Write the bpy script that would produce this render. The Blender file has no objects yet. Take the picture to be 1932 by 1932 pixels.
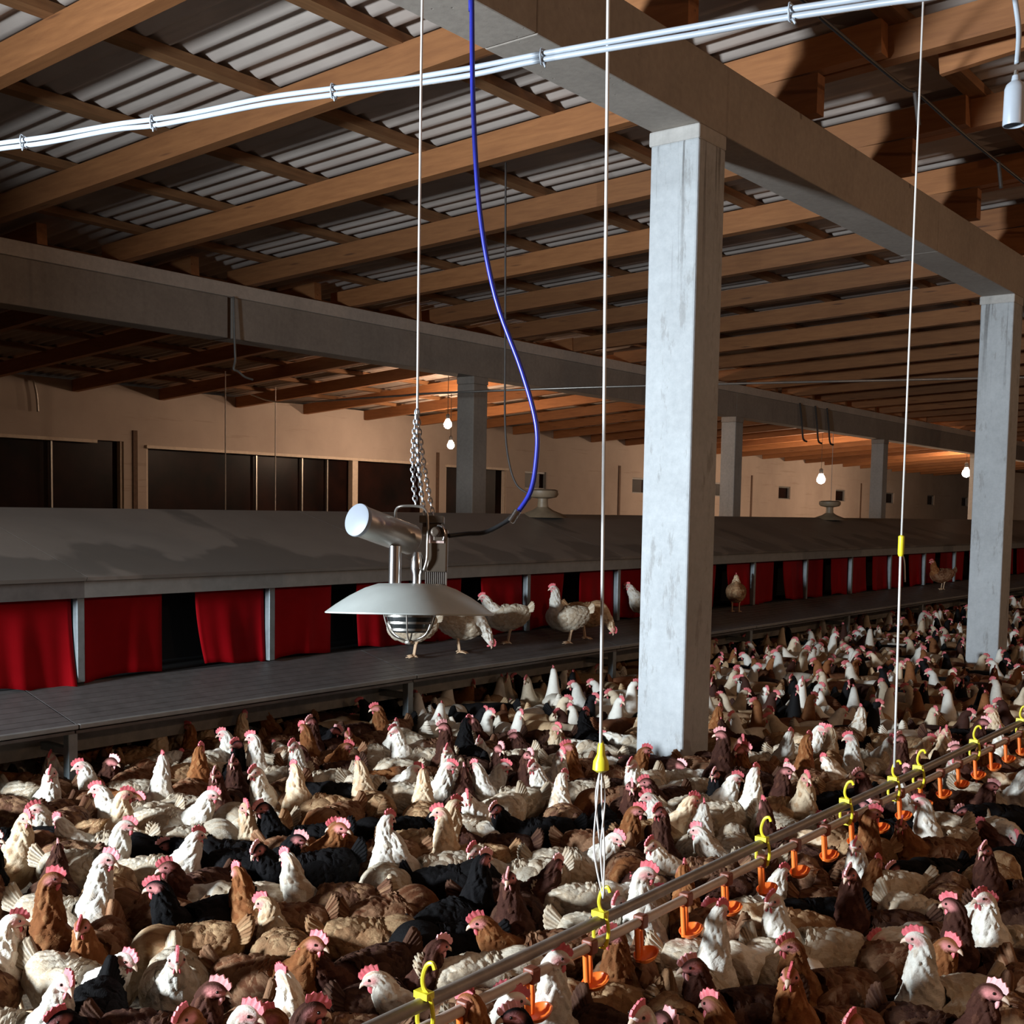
import bpy, bmesh, math, random
import numpy as np
from math import sin, cos, pi, radians, hypot, sqrt, atan2, floor
from mathutils import Vector, Matrix

random.seed(11)
SC = bpy.context.scene
COL = SC.collection

# ---------------------------------------------------------------- camera
YAW, PITCH, ROLL, FOC, CY = 0.667, 0.071, 0.0171, 2220.0, 1119.4
CAM_Z = 1.65
cd = bpy.data.cameras.new('camera'); cam = bpy.data.objects.new('camera', cd); COL.objects.link(cam)
cd.sensor_width = 36.0; cd.sensor_fit = 'HORIZONTAL'
cd.lens = FOC / 1932.0 * 36.0
cd.shift_y = (CY - 966.0) / 1932.0
cd.clip_start = 0.05; cd.clip_end = 300
fw = Vector((cos(PITCH) * cos(YAW), cos(PITCH) * sin(YAW), -sin(PITCH)))
rt = Vector((sin(YAW), -cos(YAW), 0.0))
up = rt.cross(fw)
# the horizon drops a little towards the right
rt2 = rt * cos(ROLL) + up * sin(ROLL)
up2 = up * cos(ROLL) - rt * sin(ROLL)
M = Matrix((rt2, up2, -fw)).transposed().to_4x4(); M.translation = Vector((0, 0, CAM_Z))
cam.matrix_world = M
SC.camera = cam

# ---------------------------------------------------------------- world, exposure, large lights
SC.view_settings.view_transform = 'Standard'; SC.view_settings.look = 'None'
SC.view_settings.exposure = 0.0; SC.view_settings.gamma = 1.0; SC.view_settings.use_curve_mapping = False
W = bpy.data.worlds.new('night'); SC.world = W; W.use_nodes = True
W.node_tree.nodes['Background'].inputs[0].default_value = (0.75, 0.66, 0.6, 1)
W.node_tree.nodes['Background'].inputs[1].default_value = 0.03
SC.cycles.max_bounces = 6; SC.cycles.diffuse_bounces = 4; SC.cycles.use_denoising = True
SC.cycles.sample_clamp_indirect = 4.0

def area(name, loc, aim, size, size_y, watt, colr):
    l = bpy.data.lights.new(name, 'AREA'); l.shape = 'RECTANGLE'; l.size = size; l.size_y = size_y
    l.energy = watt; l.color = colr
    o = bpy.data.objects.new(name, l); COL.objects.link(o); o.location = loc
    o.rotation_euler = (Vector(aim) - Vector(loc)).to_track_quat('-Z', 'Y').to_euler()
    return o
# cool work light standing behind the camera towards the near end of the house
wl = area('work_light', (-3.2, 5.0, 1.72), (6.8, 2.5, 1.60), 0.7, 0.6, 400, (0.82, 0.92, 1.0))
wl.data.spread = radians(92)

def point(name, loc, watt, colr, r=0.04):
    l = bpy.data.lights.new(name, 'POINT'); l.energy = watt; l.color = colr; l.shadow_soft_size = r
    o = bpy.data.objects.new(name, l); COL.objects.link(o); o.location = loc
    return o
WARM = (1.0, 0.64, 0.40)
# unseen warm fill lamps added on the camera side to warm the faces there
for p in [(1.5, -3.2, 3.3), (9.0, -2.5, 3.2), (18.0, -2.5, 3.2), (28.0, -2.5, 3.2)]:
    point('warm_fill_light', p, 120, WARM)

# ---------------------------------------------------------------- helpers
class MB:
    def __init__(s): s.v = []; s.f = []
    def add(s, v, f):
        n = len(s.v); s.v += [tuple(p) for p in v]; s.f += [tuple(i + n for i in q) for q in f]; return s
    def box(s, x0, x1, y0, y1, z0, z1, m=None):
        v = [(x0,y0,z0),(x1,y0,z0),(x1,y1,z0),(x0,y1,z0),(x0,y0,z1),(x1,y0,z1),(x1,y1,z1),(x0,y1,z1)]
        if m: v = [m @ Vector(p) for p in v]
        return s.add(v, [(0,3,2,1),(4,5,6,7),(0,1,5,4),(1,2,6,5),(2,3,7,6),(3,0,4,7)])
    def beam(s, a, b, w, h):
        # bar of width w (along x) and height h whose bottom centre line runs a -> b in the y-z plane or any direction
        a, b = Vector(a), Vector(b); d = (b - a).normalized()
        side = d.cross(Vector((0, 0, 1))).normalized() * (w / 2); u = side.cross(d).normalized() * h
        v = [a - side, a + side, b + side, b - side]; v += [p + u for p in v]
        return s.add(v, [(0,3,2,1),(4,5,6,7),(0,1,5,4),(1,2,6,5),(2,3,7,6),(3,0,4,7)])
    def tube(s, pts, r, seg=8, cap=True):
        pts = [Vector(p) for p in pts]; n = len(pts)
        rr = r if isinstance(r, (list, tuple)) else [r] * n
        t0 = (pts[1] - pts[0]).normalized()
        ref = Vector((0, 0, 1)) if abs(t0.z) < .9 else Vector((1, 0, 0))
        nx = t0.cross(ref).normalized(); v = []
        for i, p in enumerate(pts):
            t = (pts[min(i + 1, n - 1)] - pts[max(i - 1, 0)]).normalized()
            nx = (nx - t * nx.dot(t)).normalized(); ny = t.cross(nx)
            v += [p + (nx * cos(2*pi*k/seg) + ny * sin(2*pi*k/seg)) * rr[i] for k in range(seg)]
        f = [(i*seg+k, i*seg+(k+1)%seg, (i+1)*seg+(k+1)%seg, (i+1)*seg+k) for i in range(n-1) for k in range(seg)]
        if cap: f += [tuple(range(seg-1, -1, -1)), tuple((n-1)*seg + k for k in range(seg))]
        return s.add(v, f)
    def lathe(s, prof, seg=32, m=None, caps=True):
        v = [Vector((r*cos(2*pi*k/seg), r*sin(2*pi*k/seg), z)) for r, z in prof for k in range(seg)]
        if m: v = [m @ p for p in v]
        n = len(prof)
        f = [(i*seg+k, i*seg+(k+1)%seg, (i+1)*seg+(k+1)%seg, (i+1)*seg+k) for i in range(n-1) for k in range(seg)]
        if caps:
            if prof[0][0] > 1e-5: f.append(tuple(range(seg-1, -1, -1)))
            if prof[-1][0] > 1e-5: f.append(tuple((n-1)*seg + k for k in range(seg)))
        return s.add(v, f)
    def grid(s, fn, nu, nv, closed=False):
        v = [fn(i/(nu-1), j/(nv if closed else nv-1)) for i in range(nu) for j in range(nv)]
        f = []
        for i in range(nu-1):
            for j in range(nv if closed else nv-1):
                j2 = (j+1) % nv; f.append((i*nv+j, i*nv+j2, (i+1)*nv+j2, (i+1)*nv+j))
        return s.add(v, f)
    def torus(s, c, ax_long, ax_short, a, b, r, seg=10, rs=5):
        # link: ellipse with half axes a (along ax_long) and b (along ax_short)
        c = Vector(c); L = Vector(ax_long); S = Vector(ax_short); N = L.cross(S)
        v = []
        for i in range(seg):
            t = 2*pi*i/seg; p = c + L*(a*cos(t)) + S*(b*sin(t)); o = (L*(cos(t)/a) + S*(sin(t)/b)).normalized()
            v += [p + (o*cos(2*pi*k/rs) + N*sin(2*pi*k/rs))*r for k in range(rs)]
        f = [(i*rs+k, ((i+1)%seg)*rs+k, ((i+1)%seg)*rs+(k+1)%rs, i*rs+(k+1)%rs) for i in range(seg) for k in range(rs)]
        return s.add(v, f)
    def mesh(s, name):
        me = bpy.data.meshes.new(name); me.from_pydata(s.v, [], s.f); me.update(); return me
    def build(s, name, mat, parent=None, smooth=False, bevel=0.0, local=False, solid=0.0):
        if parent is not None and not local:
            ox = Vector(); q = parent
            while q: ox += q.location; q = q.parent
            s.v = [(p[0]-ox[0], p[1]-ox[1], p[2]-ox[2]) for p in s.v]
        me = s.mesh(name)
        o = bpy.data.objects.new(name, me); COL.objects.link(o)
        if mat: me.materials.append(mat)
        if parent is not None: o.parent = parent
        bm = bmesh.new(); bm.from_mesh(me); bmesh.ops.recalc_face_normals(bm, faces=bm.faces); bm.to_mesh(me); bm.free()
        if smooth:
            me.polygons.foreach_set('use_smooth', [True]*len(me.polygons))
            if smooth != True: me.set_sharp_from_angle(angle=radians(smooth))
        if solid:
            md = o.modifiers.new('thickness', 'SOLIDIFY'); md.thickness = solid; md.offset = 0
        if bevel:
            md = o.modifiers.new('edge', 'BEVEL'); md.width = bevel; md.segments = 2; md.limit_method = 'ANGLE'
        return o

def tag(o, label=None, cat=None, group=None, kind=None):
    if label: o['label'] = label
    if cat: o['category'] = cat
    if group: o['group'] = group
    if kind: o['kind'] = kind
    return o
def thing(name, label, cat, loc=(0,0,0), group=None, kind=None):
    o = bpy.data.objects.new(name, None); COL.objects.link(o); o.location = loc; o.empty_display_size = .1
    return tag(o, label, cat, group, kind)
ORD = 'first second third fourth fifth sixth seventh eighth ninth tenth eleventh twelfth thirteenth fourteenth fifteenth sixteenth seventeenth eighteenth nineteenth twentieth'.split()
ORD += ['twenty-' + w for w in ORD[:9]] + ['thirtieth'] + ['thirty-' + w for w in ORD[:9]] + ['fortieth'] + ['forty-' + w for w in ORD[:9]]
def smooth_path(pts, n=8):
    P = [Vector(p) for p in pts]; out = []
    for i in range(len(P)-1):
        a, b, c, d = P[max(i-1,0)], P[i], P[i+1], P[min(i+2,len(P)-1)]
        for k in range(n):
            t = k/n
            out.append(.5*((2*b)+(c-a)*t+(2*a-5*b+4*c-d)*t*t+(3*b-a-3*c+d)*t**3))
    out.append(P[-1]); return out

# ---------------------------------------------------------------- materials
class NT:
    def __init__(s, name):
        s.m = bpy.data.materials.new(name); s.m.use_nodes = True; s.t = s.m.node_tree
        s.b = s.t.nodes['Principled BSDF']
    def n(s, typ, **kw):
        q = s.t.nodes.new(typ)
        for k, v in kw.items(): setattr(q, k, v)
        return q
    def l(s, a, b): s.t.links.new(a, b)
    def coord(s, kind='Object', scale=(1,1,1), rot=(0,0,0)):
        tc = s.n('ShaderNodeTexCoord'); mp = s.n('ShaderNodeMapping')
        mp.inputs['Scale'].default_value = scale; mp.inputs['Rotation'].default_value = rot
        s.l(tc.outputs[kind], mp.inputs['Vector']); return mp.outputs[0]
    def world(s, scale=(1,1,1)):
        g = s.n('ShaderNodeNewGeometry'); mp = s.n('ShaderNodeMapping'); mp.inputs['Scale'].default_value = scale
        s.l(g.outputs['Position'], mp.inputs['Vector']); return mp.outputs[0]
    def noise(s, vec, scale, detail=4, rough=.6):
        q = s.n('ShaderNodeTexNoise'); q.inputs['Scale'].default_value = scale; q.inputs['Detail'].default_value = detail
        q.inputs['Roughness'].default_value = rough
        if vec is not None: s.l(vec, q.inputs['Vector'])
        return q.outputs['Fac']
    def ramp(s, fac, stops):
        q = s.n('ShaderNodeValToRGB'); e = q.color_ramp.elements
        while len(e) < len(stops): e.new(.5)
        for i, (p, c) in enumerate(stops):
            e[i].position = p; e[i].color = (*c, 1) if len(c) == 3 else c
        s.l(fac, q.inputs[0]); return q.outputs[0]
    def mix(s, fac, a, b, mode='MIX'):
        q = s.n('ShaderNodeMix', data_type='RGBA', blend_type=mode)
        for sock, val in ((q.inputs[0], fac), (q.inputs[6], a), (q.inputs[7], b)):
            if isinstance(val, (int, float)): sock.default_value = val
            elif isinstance(val, tuple): sock.default_value = (*val, 1)
            else: s.l(val, sock)
        return q.outputs[2]
    def math(s, op, a, b=0.0, clamp=False):
        q = s.n('ShaderNodeMath', operation=op, use_clamp=clamp)
        for sock, val in ((q.inputs[0], a), (q.inputs[1], b)):
            if isinstance(val, (int, float)): sock.default_value = val
            else: s.l(val, sock)
        return q.outputs[0]
    def out(s, col=None, rough=.6, metal=0.0, bump=None, bstr=.3, bdist=.02, spec=None):
        if col is not None:
            if isinstance(col, tuple): s.b.inputs['Base Color'].default_value = (*col, 1)
            else: s.l(col, s.b.inputs['Base Color'])
        if isinstance(rough, (int, float)): s.b.inputs['Roughness'].default_value = rough
        else: s.l(rough, s.b.inputs['Roughness'])
        s.b.inputs['Metallic'].default_value = metal
        if spec is not None: s.b.inputs['Specular IOR Level'].default_value = spec
        if bump is not None:
            q = s.n('ShaderNodeBump'); q.inputs['Strength'].default_value = bstr; q.inputs['Distance'].default_value = bdist
            s.l(bump, q.inputs['Height']); s.l(q.outputs[0], s.b.inputs['Normal'])
        return s.m
def simple(name, col, rough=.5, metal=0.0, var=.12, scale=14, spec=None):
    q = NT(name); f = q.noise(q.world(), scale)
    lo = tuple(c*(1-var) for c in col); hi = tuple(min(1, c*(1+var)) for c in col)
    return q.out(q.ramp(f, [(.3, lo), (.7, hi)]), rough, metal, bump=f, bstr=.06, bdist=.004, spec=spec)

def m_concrete(name, base, stain=.5, grain=(1,1,.16)):
    q = NT(name); v = q.world()
    big = q.noise(v, 1.7, 5); fine = q.noise(v, 26, 5); run = q.noise(q.world((7, 7, .55)), 1.6, 6, .65)
    pit = q.n('ShaderNodeTexVoronoi'); pit.inputs['Scale'].default_value = 16; q.l(v, pit.inputs['Vector'])
    pits = q.ramp(pit.outputs['Distance'], [(.03, (0,0,0)), (.09, (1,1,1))])
    c = q.ramp(big, [(.25, tuple(x*.8 for x in base)), (.75, tuple(min(1, x*1.14) for x in base))])
    c = q.mix(q.ramp(run, [(.52, (0,0,0)), (.72, (stain,)*3)]), c, tuple(x*.52 for x in base))
    c = q.mix(.25, c, q.ramp(fine, [(.3, tuple(x*.6 for x in base)), (.7, tuple(min(1, x*1.25) for x in base))]))
    c = q.mix(q.math('MULTIPLY', q.math('SUBTRACT', 1.0, pits), .35), c, tuple(x*.35 for x in base))
    return q.out(c, .88, bump=q.math('ADD', q.math('MULTIPLY', fine, .5), pits), bstr=.35, bdist=.006)
CONC = m_concrete('concrete_grey', (.46, .445, .42))
CONC_BEAM = m_concrete('concrete_beam', (.38, .335, .29), .3)
PLATE = m_concrete('concrete_pale_top', (.64, .57, .50), .2)
def m_pillar():
    # pale concrete with dark runs of water starting under the cap
    q = NT('concrete_pillar'); v = q.world()
    big = q.noise(v, 2.2, 5); fine = q.noise(v, 22, 6, .7); run = q.noise(q.world((13, 13, .35)), 1.5, 5, .6)
    sep = q.n('ShaderNodeSeparateXYZ'); q.l(v, sep.inputs[0])
    top = q.n('ShaderNodeMapRange'); top.inputs[1].default_value = 2.75; top.inputs[2].default_value = 3.55; q.l(sep.outputs[2], top.inputs[0])
    c = q.ramp(big, [(.25, (.33, .352, .368)), (.75, (.455, .488, .51))])
    c = q.mix(q.math('MULTIPLY', q.ramp(run, [(.54, (0,0,0)), (.6, (1,1,1))]), q.math('MULTIPLY', top.outputs[0], .95)), c, (.10, .10, .10))
    blot = q.noise(q.world((5, 5, 1.2)), 2.4, 7, .72)
    c = q.mix(q.ramp(blot, [(.57, (0,0,0)), (.63, (.6,.6,.6))]), c, (.20, .20, .195))
    c = q.mix(.2, c, q.ramp(fine, [(.3, (.3, .3, .3)), (.7, (.68, .68, .67))]))
    return q.out(c, .85, bump=fine, bstr=.35, bdist=.008)
PILLAR = m_pillar()
def m_wood(name, a, b, knot, axis_scale):
    q = NT(name); v = q.coord('Object', axis_scale)
    oi = q.n('ShaderNodeObjectInfo'); ad = q.n('ShaderNodeVectorMath', operation='ADD')
    cm = q.n('ShaderNodeCombineXYZ')
    for i in range(3): q.l(q.math('MULTIPLY', oi.outputs['Random'], 37.0 + 11*i), cm.inputs[i])
    q.l(v, ad.inputs[0]); q.l(cm.outputs[0], ad.inputs[1]); v2 = ad.outputs[0]
    g = q.noise(v2, 3.2, 7, .62)
    kn = q.n('ShaderNodeTexVoronoi'); kn.inputs['Scale'].default_value = 1.15; q.l(v2, kn.inputs['Vector'])
    c = q.ramp(g, [(.3, a), (.7, b)])
    c = q.mix(q.ramp(kn.outputs['Distance'], [(.05, (.8,)*3), (.12, (0,0,0))]), c, knot)
    hv = q.n('ShaderNodeHueSaturation'); q.l(c, hv.inputs['Color'])
    q.l(q.math('ADD', q.math('MULTIPLY', oi.outputs['Random'], .45), .78), hv.inputs['Value'])
    return q.out(hv.outputs[0], .72, bump=g, bstr=.2, bdist=.004)
RAFTER = m_wood('sawn_spruce', (.255, .098, .032), (.36, .148, .05), (.10, .036, .014), (9, .9, 9))
PURLIN = m_wood('batten_wood', (.20, .09, .034), (.31, .15, .06), (.08, .03, .012), (.9, 9, 9))
def m_sheet():
    q = NT('fibre_cement_sheet'); v = q.world(); f = q.noise(v, 1.1, 5); g = q.noise(q.world((9, .5, 9)), 2.0, 5)
    c = q.ramp(f, [(.3, (.44, .37, .325)), (.7, (.60, .52, .46))])
    c = q.mix(q.ramp(g, [(.55, (0,0,0)), (.75, (.4,)*3)]), c, (.26, .22, .19))
    return q.out(c, .8, bump=g, bstr=.12, bdist=.004)
SHEET = m_sheet()
def m_wall():
    q = NT('wall_render'); v = q.world(); f = q.noise(v, .8, 6); g = q.noise(v, 30, 4)
    band = q.noise(q.world((.25, 1, 5)), 1.4, 5, .7)
    c = q.ramp(f, [(.3, (.40, .325, .275)), (.7, (.50, .42, .36))])
    c = q.mix(q.ramp(band, [(.6, (0,0,0)), (.64, (.5,)*3)]), c, (.36, .28, .22))
    return q.out(c, .9, bump=g, bstr=.2, bdist=.004)
WALL = m_wall()
def m_litter():
    q = NT('litter_floor'); v = q.world(); f = q.noise(v, 3, 6); g = q.noise(v, 70, 5, .7)
    c = q.mix(.5, q.ramp(f, [(.3, (.05, .032, .018)), (.7, (.11, .072, .042))]), q.ramp(g, [(.35, (.03, .018, .01)), (.68, (.2, .14, .08))]))
    return q.out(c, .95, bump=g, bstr=.7, bdist=.02)
LITTER = m_litter()
def m_nestroof():
    q = NT('nest_roof_sheet'); v = q.world(); f = q.noise(v, 2.0, 4)
    sep = q.n('ShaderNodeSeparateXYZ'); q.l(v, sep.inputs[0])
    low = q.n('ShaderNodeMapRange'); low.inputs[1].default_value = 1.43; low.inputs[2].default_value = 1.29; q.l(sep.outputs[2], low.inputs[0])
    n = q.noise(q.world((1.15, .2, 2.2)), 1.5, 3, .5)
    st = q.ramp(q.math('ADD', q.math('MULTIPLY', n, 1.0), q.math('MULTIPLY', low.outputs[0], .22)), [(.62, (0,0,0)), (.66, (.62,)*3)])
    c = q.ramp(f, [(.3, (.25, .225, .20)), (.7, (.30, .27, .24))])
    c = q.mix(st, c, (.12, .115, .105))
    return q.out(c, .42, bump=f, bstr=.05, bdist=.004)
NROOF = m_nestroof()
NTRIM = simple('nest_trim', (.20, .20, .19), .45)
NMET = simple('galvanised_steel', (.20, .23, .24), .45, .3, .18)
def m_curtain():
    q = NT('red_curtain'); v = q.coord('Object'); w = q.noise(v, 240, 2); f = q.noise(v, 3, 4)
    c = q.ramp(f, [(.3, (.22, .0015, .004)), (.7, (.30, .003, .007))])
    return q.out(c, .62, bump=w, bstr=.15, bdist=.002, spec=.06)
RED = m_curtain()
DECK = simple('dark_plastic_slat', (.105, .098, .095), .5, 0, .2)
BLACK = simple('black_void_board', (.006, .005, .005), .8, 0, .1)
UNDER = simple('weathered_rail', (.20, .185, .16), .6, 0, .2)
PVC = simple('white_plastic', (.42, .47, .53), .35, 0, .06)
CORD = simple('white_cord', (.70, .68, .66), .7, 0, .1)
YEL = simple('yellow_plastic', (.80, .70, .03), .4, 0, .08)
ORA = simple('orange_plastic', (1.0, .20, .03), .35, 0, .08)
RUST = simple('brown_saddle', (.22, .06, .03), .5, 0, .15)
RAIL = simple('dirty_top_rail', (.27, .235, .205), .45, .2, .2)
PIPE = simple('water_pipe', (.56, .45, .37), .45, 0, .15)
BLUE = simple('blue_hose', (.018, .026, .30), .35, 0, .1)
RUBBER = simple('black_rubber', (.012, .012, .013), .45, 0, .1)
DISH = simple('enamelled_canopy', (.42, .45, .43), .32, 0, .06)
STEEL = simple('polished_steel', (.72, .72, .72), .2, 1.0, .08)
TIN = simple('dull_tin', (.46, .43, .39), .38, .8, .1)
BOX = simple('brown_valve_box', (.10, .075, .055), .4, .3, .15)
CAPW = simple('pale_cap', (.25, .275, .32), .4, 0, .04)
STICK = simple('pale_sticker', (.55, .40, .36), .5, 0, .3, 90)
MESHC = simple('dark_burner_mesh', (.07, .078, .08), .35, .8, .3, 60)
CHAINM = simple('zinc_chain', (.68, .72, .76), .28, .9, .1)
DARKW = simple('dark_wire', (.05, .04, .035), .6, 0, .2)
FIT = simple('tan_fitting', (.22, .16, .10), .5, 0, .15)
FRAME = simple('window_frame', (.62, .52, .42), .6, 0, .1)
DARKSTRIP = simple('dark_joint', (.12, .07, .045), .8, 0, .2)
def m_glass():
    q = NT('night_glass'); f = q.noise(q.world((.6, 1, .6)), 1.6, 4)
    return q.out(q.ramp(f, [(.35, (.003, .002, .002)), (.75, (.028, .009, .006))]), .35, spec=.1)
NIGHT = m_glass()
def m_bulb():
    q = NT('lit_bulb'); q.b.inputs['Emission Color'].default_value = (1, .70, .48, 1); q.b.inputs['Emission Strength'].default_value = 700
    return q.out((.9, .85, .75), .3)
BULB = m_bulb()

# ---------------------------------------------------------------- the building
X0, X1 = -6.0, 62.0
def zraf(y):            # underside of the rafters
    if y <= 10.48: return 4.345 - .0395 * (y - 3.4)
    return 4.065 - .0665 * (y - 10.48)
RH, RW, PH = .20, .105, .06
S = lambda name, mb, mat, **k: tag(mb.build(name, mat, **k), kind='structure')
fl = S('floor', MB().box(X0, X1, -9, 18.7, -.1, 0), LITTER)
tag(fl, 'dark litter floor hidden beneath the flock', 'floor')
# corrugated roof sheets
def roof():
    pitch, amp, n = .177, .024, 6
    xs = [X0 + pitch/n*i for i in range(int((X1-X0)/pitch*n)+1)]
    ys = [-9.2, 3.4, 10.48, 19.0]
    v = []; f = []
    for y in ys:
        z = zraf(y) + RH + PH + amp
        v += [(x, y, z + amp * sin(2*pi*x/pitch)) for x in xs]
    n = len(xs)
    for j in range(3):
        f += [(j*n+i, j*n+i+1, (j+1)*n+i+1, (j+1)*n+i) for i in range(n-1)]
    return MB().add(v, f)
tag(S('ceiling', roof(), SHEET, smooth=True), 'grey corrugated fibre cement roof sheets above the timber', 'ceiling')

# left wall with its openings
WY = 18.5
wins = [(9.7, 12.25, .95, 2.74), (12.72, 20.2, .95, 2.70), (20.9, 23.2, .95, 2.68)]
vents = [(x, x + .95, 2.19, 2.64) for x in (23.95, 29.05, 33.9, 38.65, 43.65, 48.9, 54.0, 58.9)]
def wall_left():
    mb = MB(); T = .22; ztop = zraf(WY) + .2
    op = sorted(wins + vents); x = X0
    for a, b, z0, z1 in op:
        mb.box(x, a, WY, WY+T, 0, ztop); mb.box(a, b, WY, WY+T, 0, z0); mb.box(a, b, WY, WY+T, z1, ztop); x = b
    mb.box(x, X1, WY, WY+T, 0, ztop); return mb
tag(S('wall_left', wall_left(), WALL), 'warm beige rendered wall behind the nest row', 'wall')
tag(S('wall_right', MB().box(X0, X1, -9.2, -9, 0, 4.9), WALL), 'beige rendered wall out of view opposite', 'wall')
tag(S('wall_near', MB().box(X0-.2, X0, -9.2, 18.7, 0, 4.9), WALL), 'beige gable wall behind the camera', 'wall')
tag(S('wall_far', MB().box(X1, X1+.2, -9.2, 18.7, 0, 4.9), WALL), 'beige gable wall at the distant end', 'wall')
n = 0
WL = ['dark window opening nearest the photo edge, pale bar along its top', 'long dark window with a pale post and thin mullions above the nest roof', 'dark window partly behind the beam post by the two bulbs']
for i, (a, b, z0, z1) in enumerate(wins):
    n += 1
    r = thing('window_%d' % n, WL[i], 'window', ((a+b)/2, WY, z0), kind='structure')
    MB().box(a, b, WY+.14, WY+.16, z0, z1).build('pane', NIGHT, r)
    fr = MB()
    fr.box(a, a+.05, WY+.03, WY+.13, z0, z1).box(b-.05, b, WY+.03, WY+.13, z0, z1).box(a+.05, b-.05, WY+.03, WY+.13, z0, z0+.05)
    fr.build('frame', FRAME, r)
    MB().box(a-.02, b-(.55 if i == 0 else -.02), WY-.05, WY+.1, z1-.055, z1).build('top_bar', FRAME, r)
    mx = [[10.9], [15.3, 16.5, 17.2], [22.0]][i]
    for x in mx: MB().box(x-.015, x+.015, WY+.06, WY+.1, z0+.05, z1-.05).build('mullion', TIN, r)
    if i == 1: MB().box(17.84, 18.0, WY-.03, WY+.1, z0+.05, z1-.05).build('post', FRAME, r)
for i, (a, b, z0, z1) in enumerate(vents):
    n += 1
    r = thing('window_%d' % n, 'small dark square window, %s of the row past the long windows' % ORD[i], 'window', ((a+b)/2, WY, z0), 'small square windows', 'structure')
    MB().box(a, b, WY+.12, WY+.14, z0, z1).build('pane', NIGHT, r)
    MB().box(a, a+.04, WY+.04, WY+.1, z0, z1).box(b-.04, b, WY+.04, WY+.1, z0, z1).box(a+.04, b-.04, WY+.04, WY+.1, z1-.05, z1).box(a+.04, b-.04, WY+.04, WY+.1, z0, z0+.03).build('frame', NTRIM, r)
for i, x in enumerate((12.43, 20.55, 28.3, 36.5, 46.1)):
    o = tag(S('trim_%d' % (i+1), MB().box(x, x+.09, WY-.025, WY, 0, 2.95), DARKSTRIP), ['dark vertical joint between the two big windows', 'dark vertical joint beside the two bright bulbs', 'dark vertical joint by the second small window', 'dark vertical joint before the fourth small window', 'dark vertical joint by the fifth small window'][i], 'joint')

# concrete beams and pillars
B1Y, B1B, B1T = 3.222, 3.723, 4.10
B2Y, B2B, B2S, B2T = 10.48, 3.46, 3.90, 4.045
b1 = thing('concrete_beam', 'grey concrete beam overhead resting on the two front pillars', 'beam', (5, B1Y, B1B), 'concrete beams', 'structure')
for a, b in ((X0, 4.2), (4.203, 9.4), (9.403, 15.0), (15.003, X1)):
    MB().box(a, b, B1Y, B1Y+.3, B1B, B1T).build('beam_segment', CONC_BEAM, b1, bevel=.008)
b2 = thing('concrete_beam', 'brownish concrete beam with a pale top ledge, farther over the nest row', 'beam', (12, B2Y, B2B), 'concrete beams', 'structure')
for a, b in ((X0, 8.24), (8.30, 20.0), (20.003, X1)):
    MB().box(a, b, B2Y, B2Y+.3, B2B, B2S).build('beam_segment', CONC_BEAM, b2, bevel=.008)
MB().box(X0, X1, B2Y-.035, B2Y+.335, B2S, B2T).build('top_ledge', PLATE, b2, bevel=.006)
MB().box(8.241, 8.299, B2Y+.03, B2Y+.27, B2B, B2S).build('joint', DARKSTRIP, b2)
PX1 = [5.635, 11.519, 17.41, 23.3, 29.2]
PL1 = ['tall pale concrete pillar standing among the hens, largest in view', 'concrete pillar at the photo edge, second along the front beam', 'concrete pillar third along the front beam', 'concrete pillar fourth along the front beam', 'concrete pillar fifth along the front beam']
for i, x in enumerate(PX1):
    r = thing('concrete_pillar', PL1[i], 'pillar', (x+.15, B1Y+.15, 0), 'concrete pillars', 'structure')
    MB().box(x, x+.3, B1Y, B1Y+.3, 0, B1B-.075).build('shaft', PILLAR, r, bevel=.012)
    MB().box(x-.004, x+.302, B1Y-.003, B1Y+.312, B1B-.08, B1B).build('cap', CONC, r, bevel=.01)
PX2 = [4.8, 12.39, 19.99, 27.43, 34.9, 42.4]
PL2 = ['', 'dull concrete pillar beside the two bright bulbs beyond the nest roof', 'pale concrete pillar just behind the largest pillar, beyond the nests', 'dull concrete pillar past the single bright bulb, beyond the nests', 'far concrete pillar, fifth under the distant beam', 'far concrete pillar, sixth under the distant beam']
for i, x in enumerate(PX2):
    if i == 0: continue
    r = thing('concrete_pillar', PL2[i], 'pillar', (x+.15, B2Y+.15, 0), 'concrete pillars', 'structure')
    MB().box(x, x+.3, B2Y, B2Y+.3, 0, B2B-.1).build('shaft', CONC_BEAM if i == 1 else CONC, r, bevel=.012)
    MB().box(x-.006, x+.306, B2Y-.006, B2Y+.306, B2B-.1, B2B).build('cap', CONC_BEAM, r, bevel=.008)

# rafters: three lapped spans
def rafter(x, ya, yb, label, group):
    o = MB().beam((x, ya, zraf(ya)), (x, yb, zraf(yb)), RW, RH)
    x0, y0 = x, ya
    ob = o.build('rafter', RAFTER, None); ob.data.transform(Matrix.Translation((-x, -ya, 0))); ob.location = (x, ya, 0)
    return tag(ob, label, 'rafter', group, 'structure')
mid = [6.97 + 1.565*k for k in range(-5, 29)]
for i, x in enumerate(mid):
    rafter(x, 2.75, 10.8, 'orange spruce rafter, %s from the near end between the two concrete beams' % ORD[i], 'rafters between the beams')
    r0 = (sin(i*12.9)*43.7) % 1
    tag(MB().box(x-.052, x+.052, B1Y-.02 - .12*r0, B1Y+.32, B1T, zraf(B1Y+.32)).build('timber_block', RAFTER), 'short timber packing block on the front beam under the %s rafter' % ORD[i], 'block', 'packing blocks on the front beam', 'structure')
far = [11.3 + 1.735*k for k in range(-6, 26)]
for i, x in enumerate(far):
    rafter(x, 10.5, 18.48, 'dark rafter, %s from the near end between far beam and window wall' % ORD[i], 'rafters over the window wall')
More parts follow.
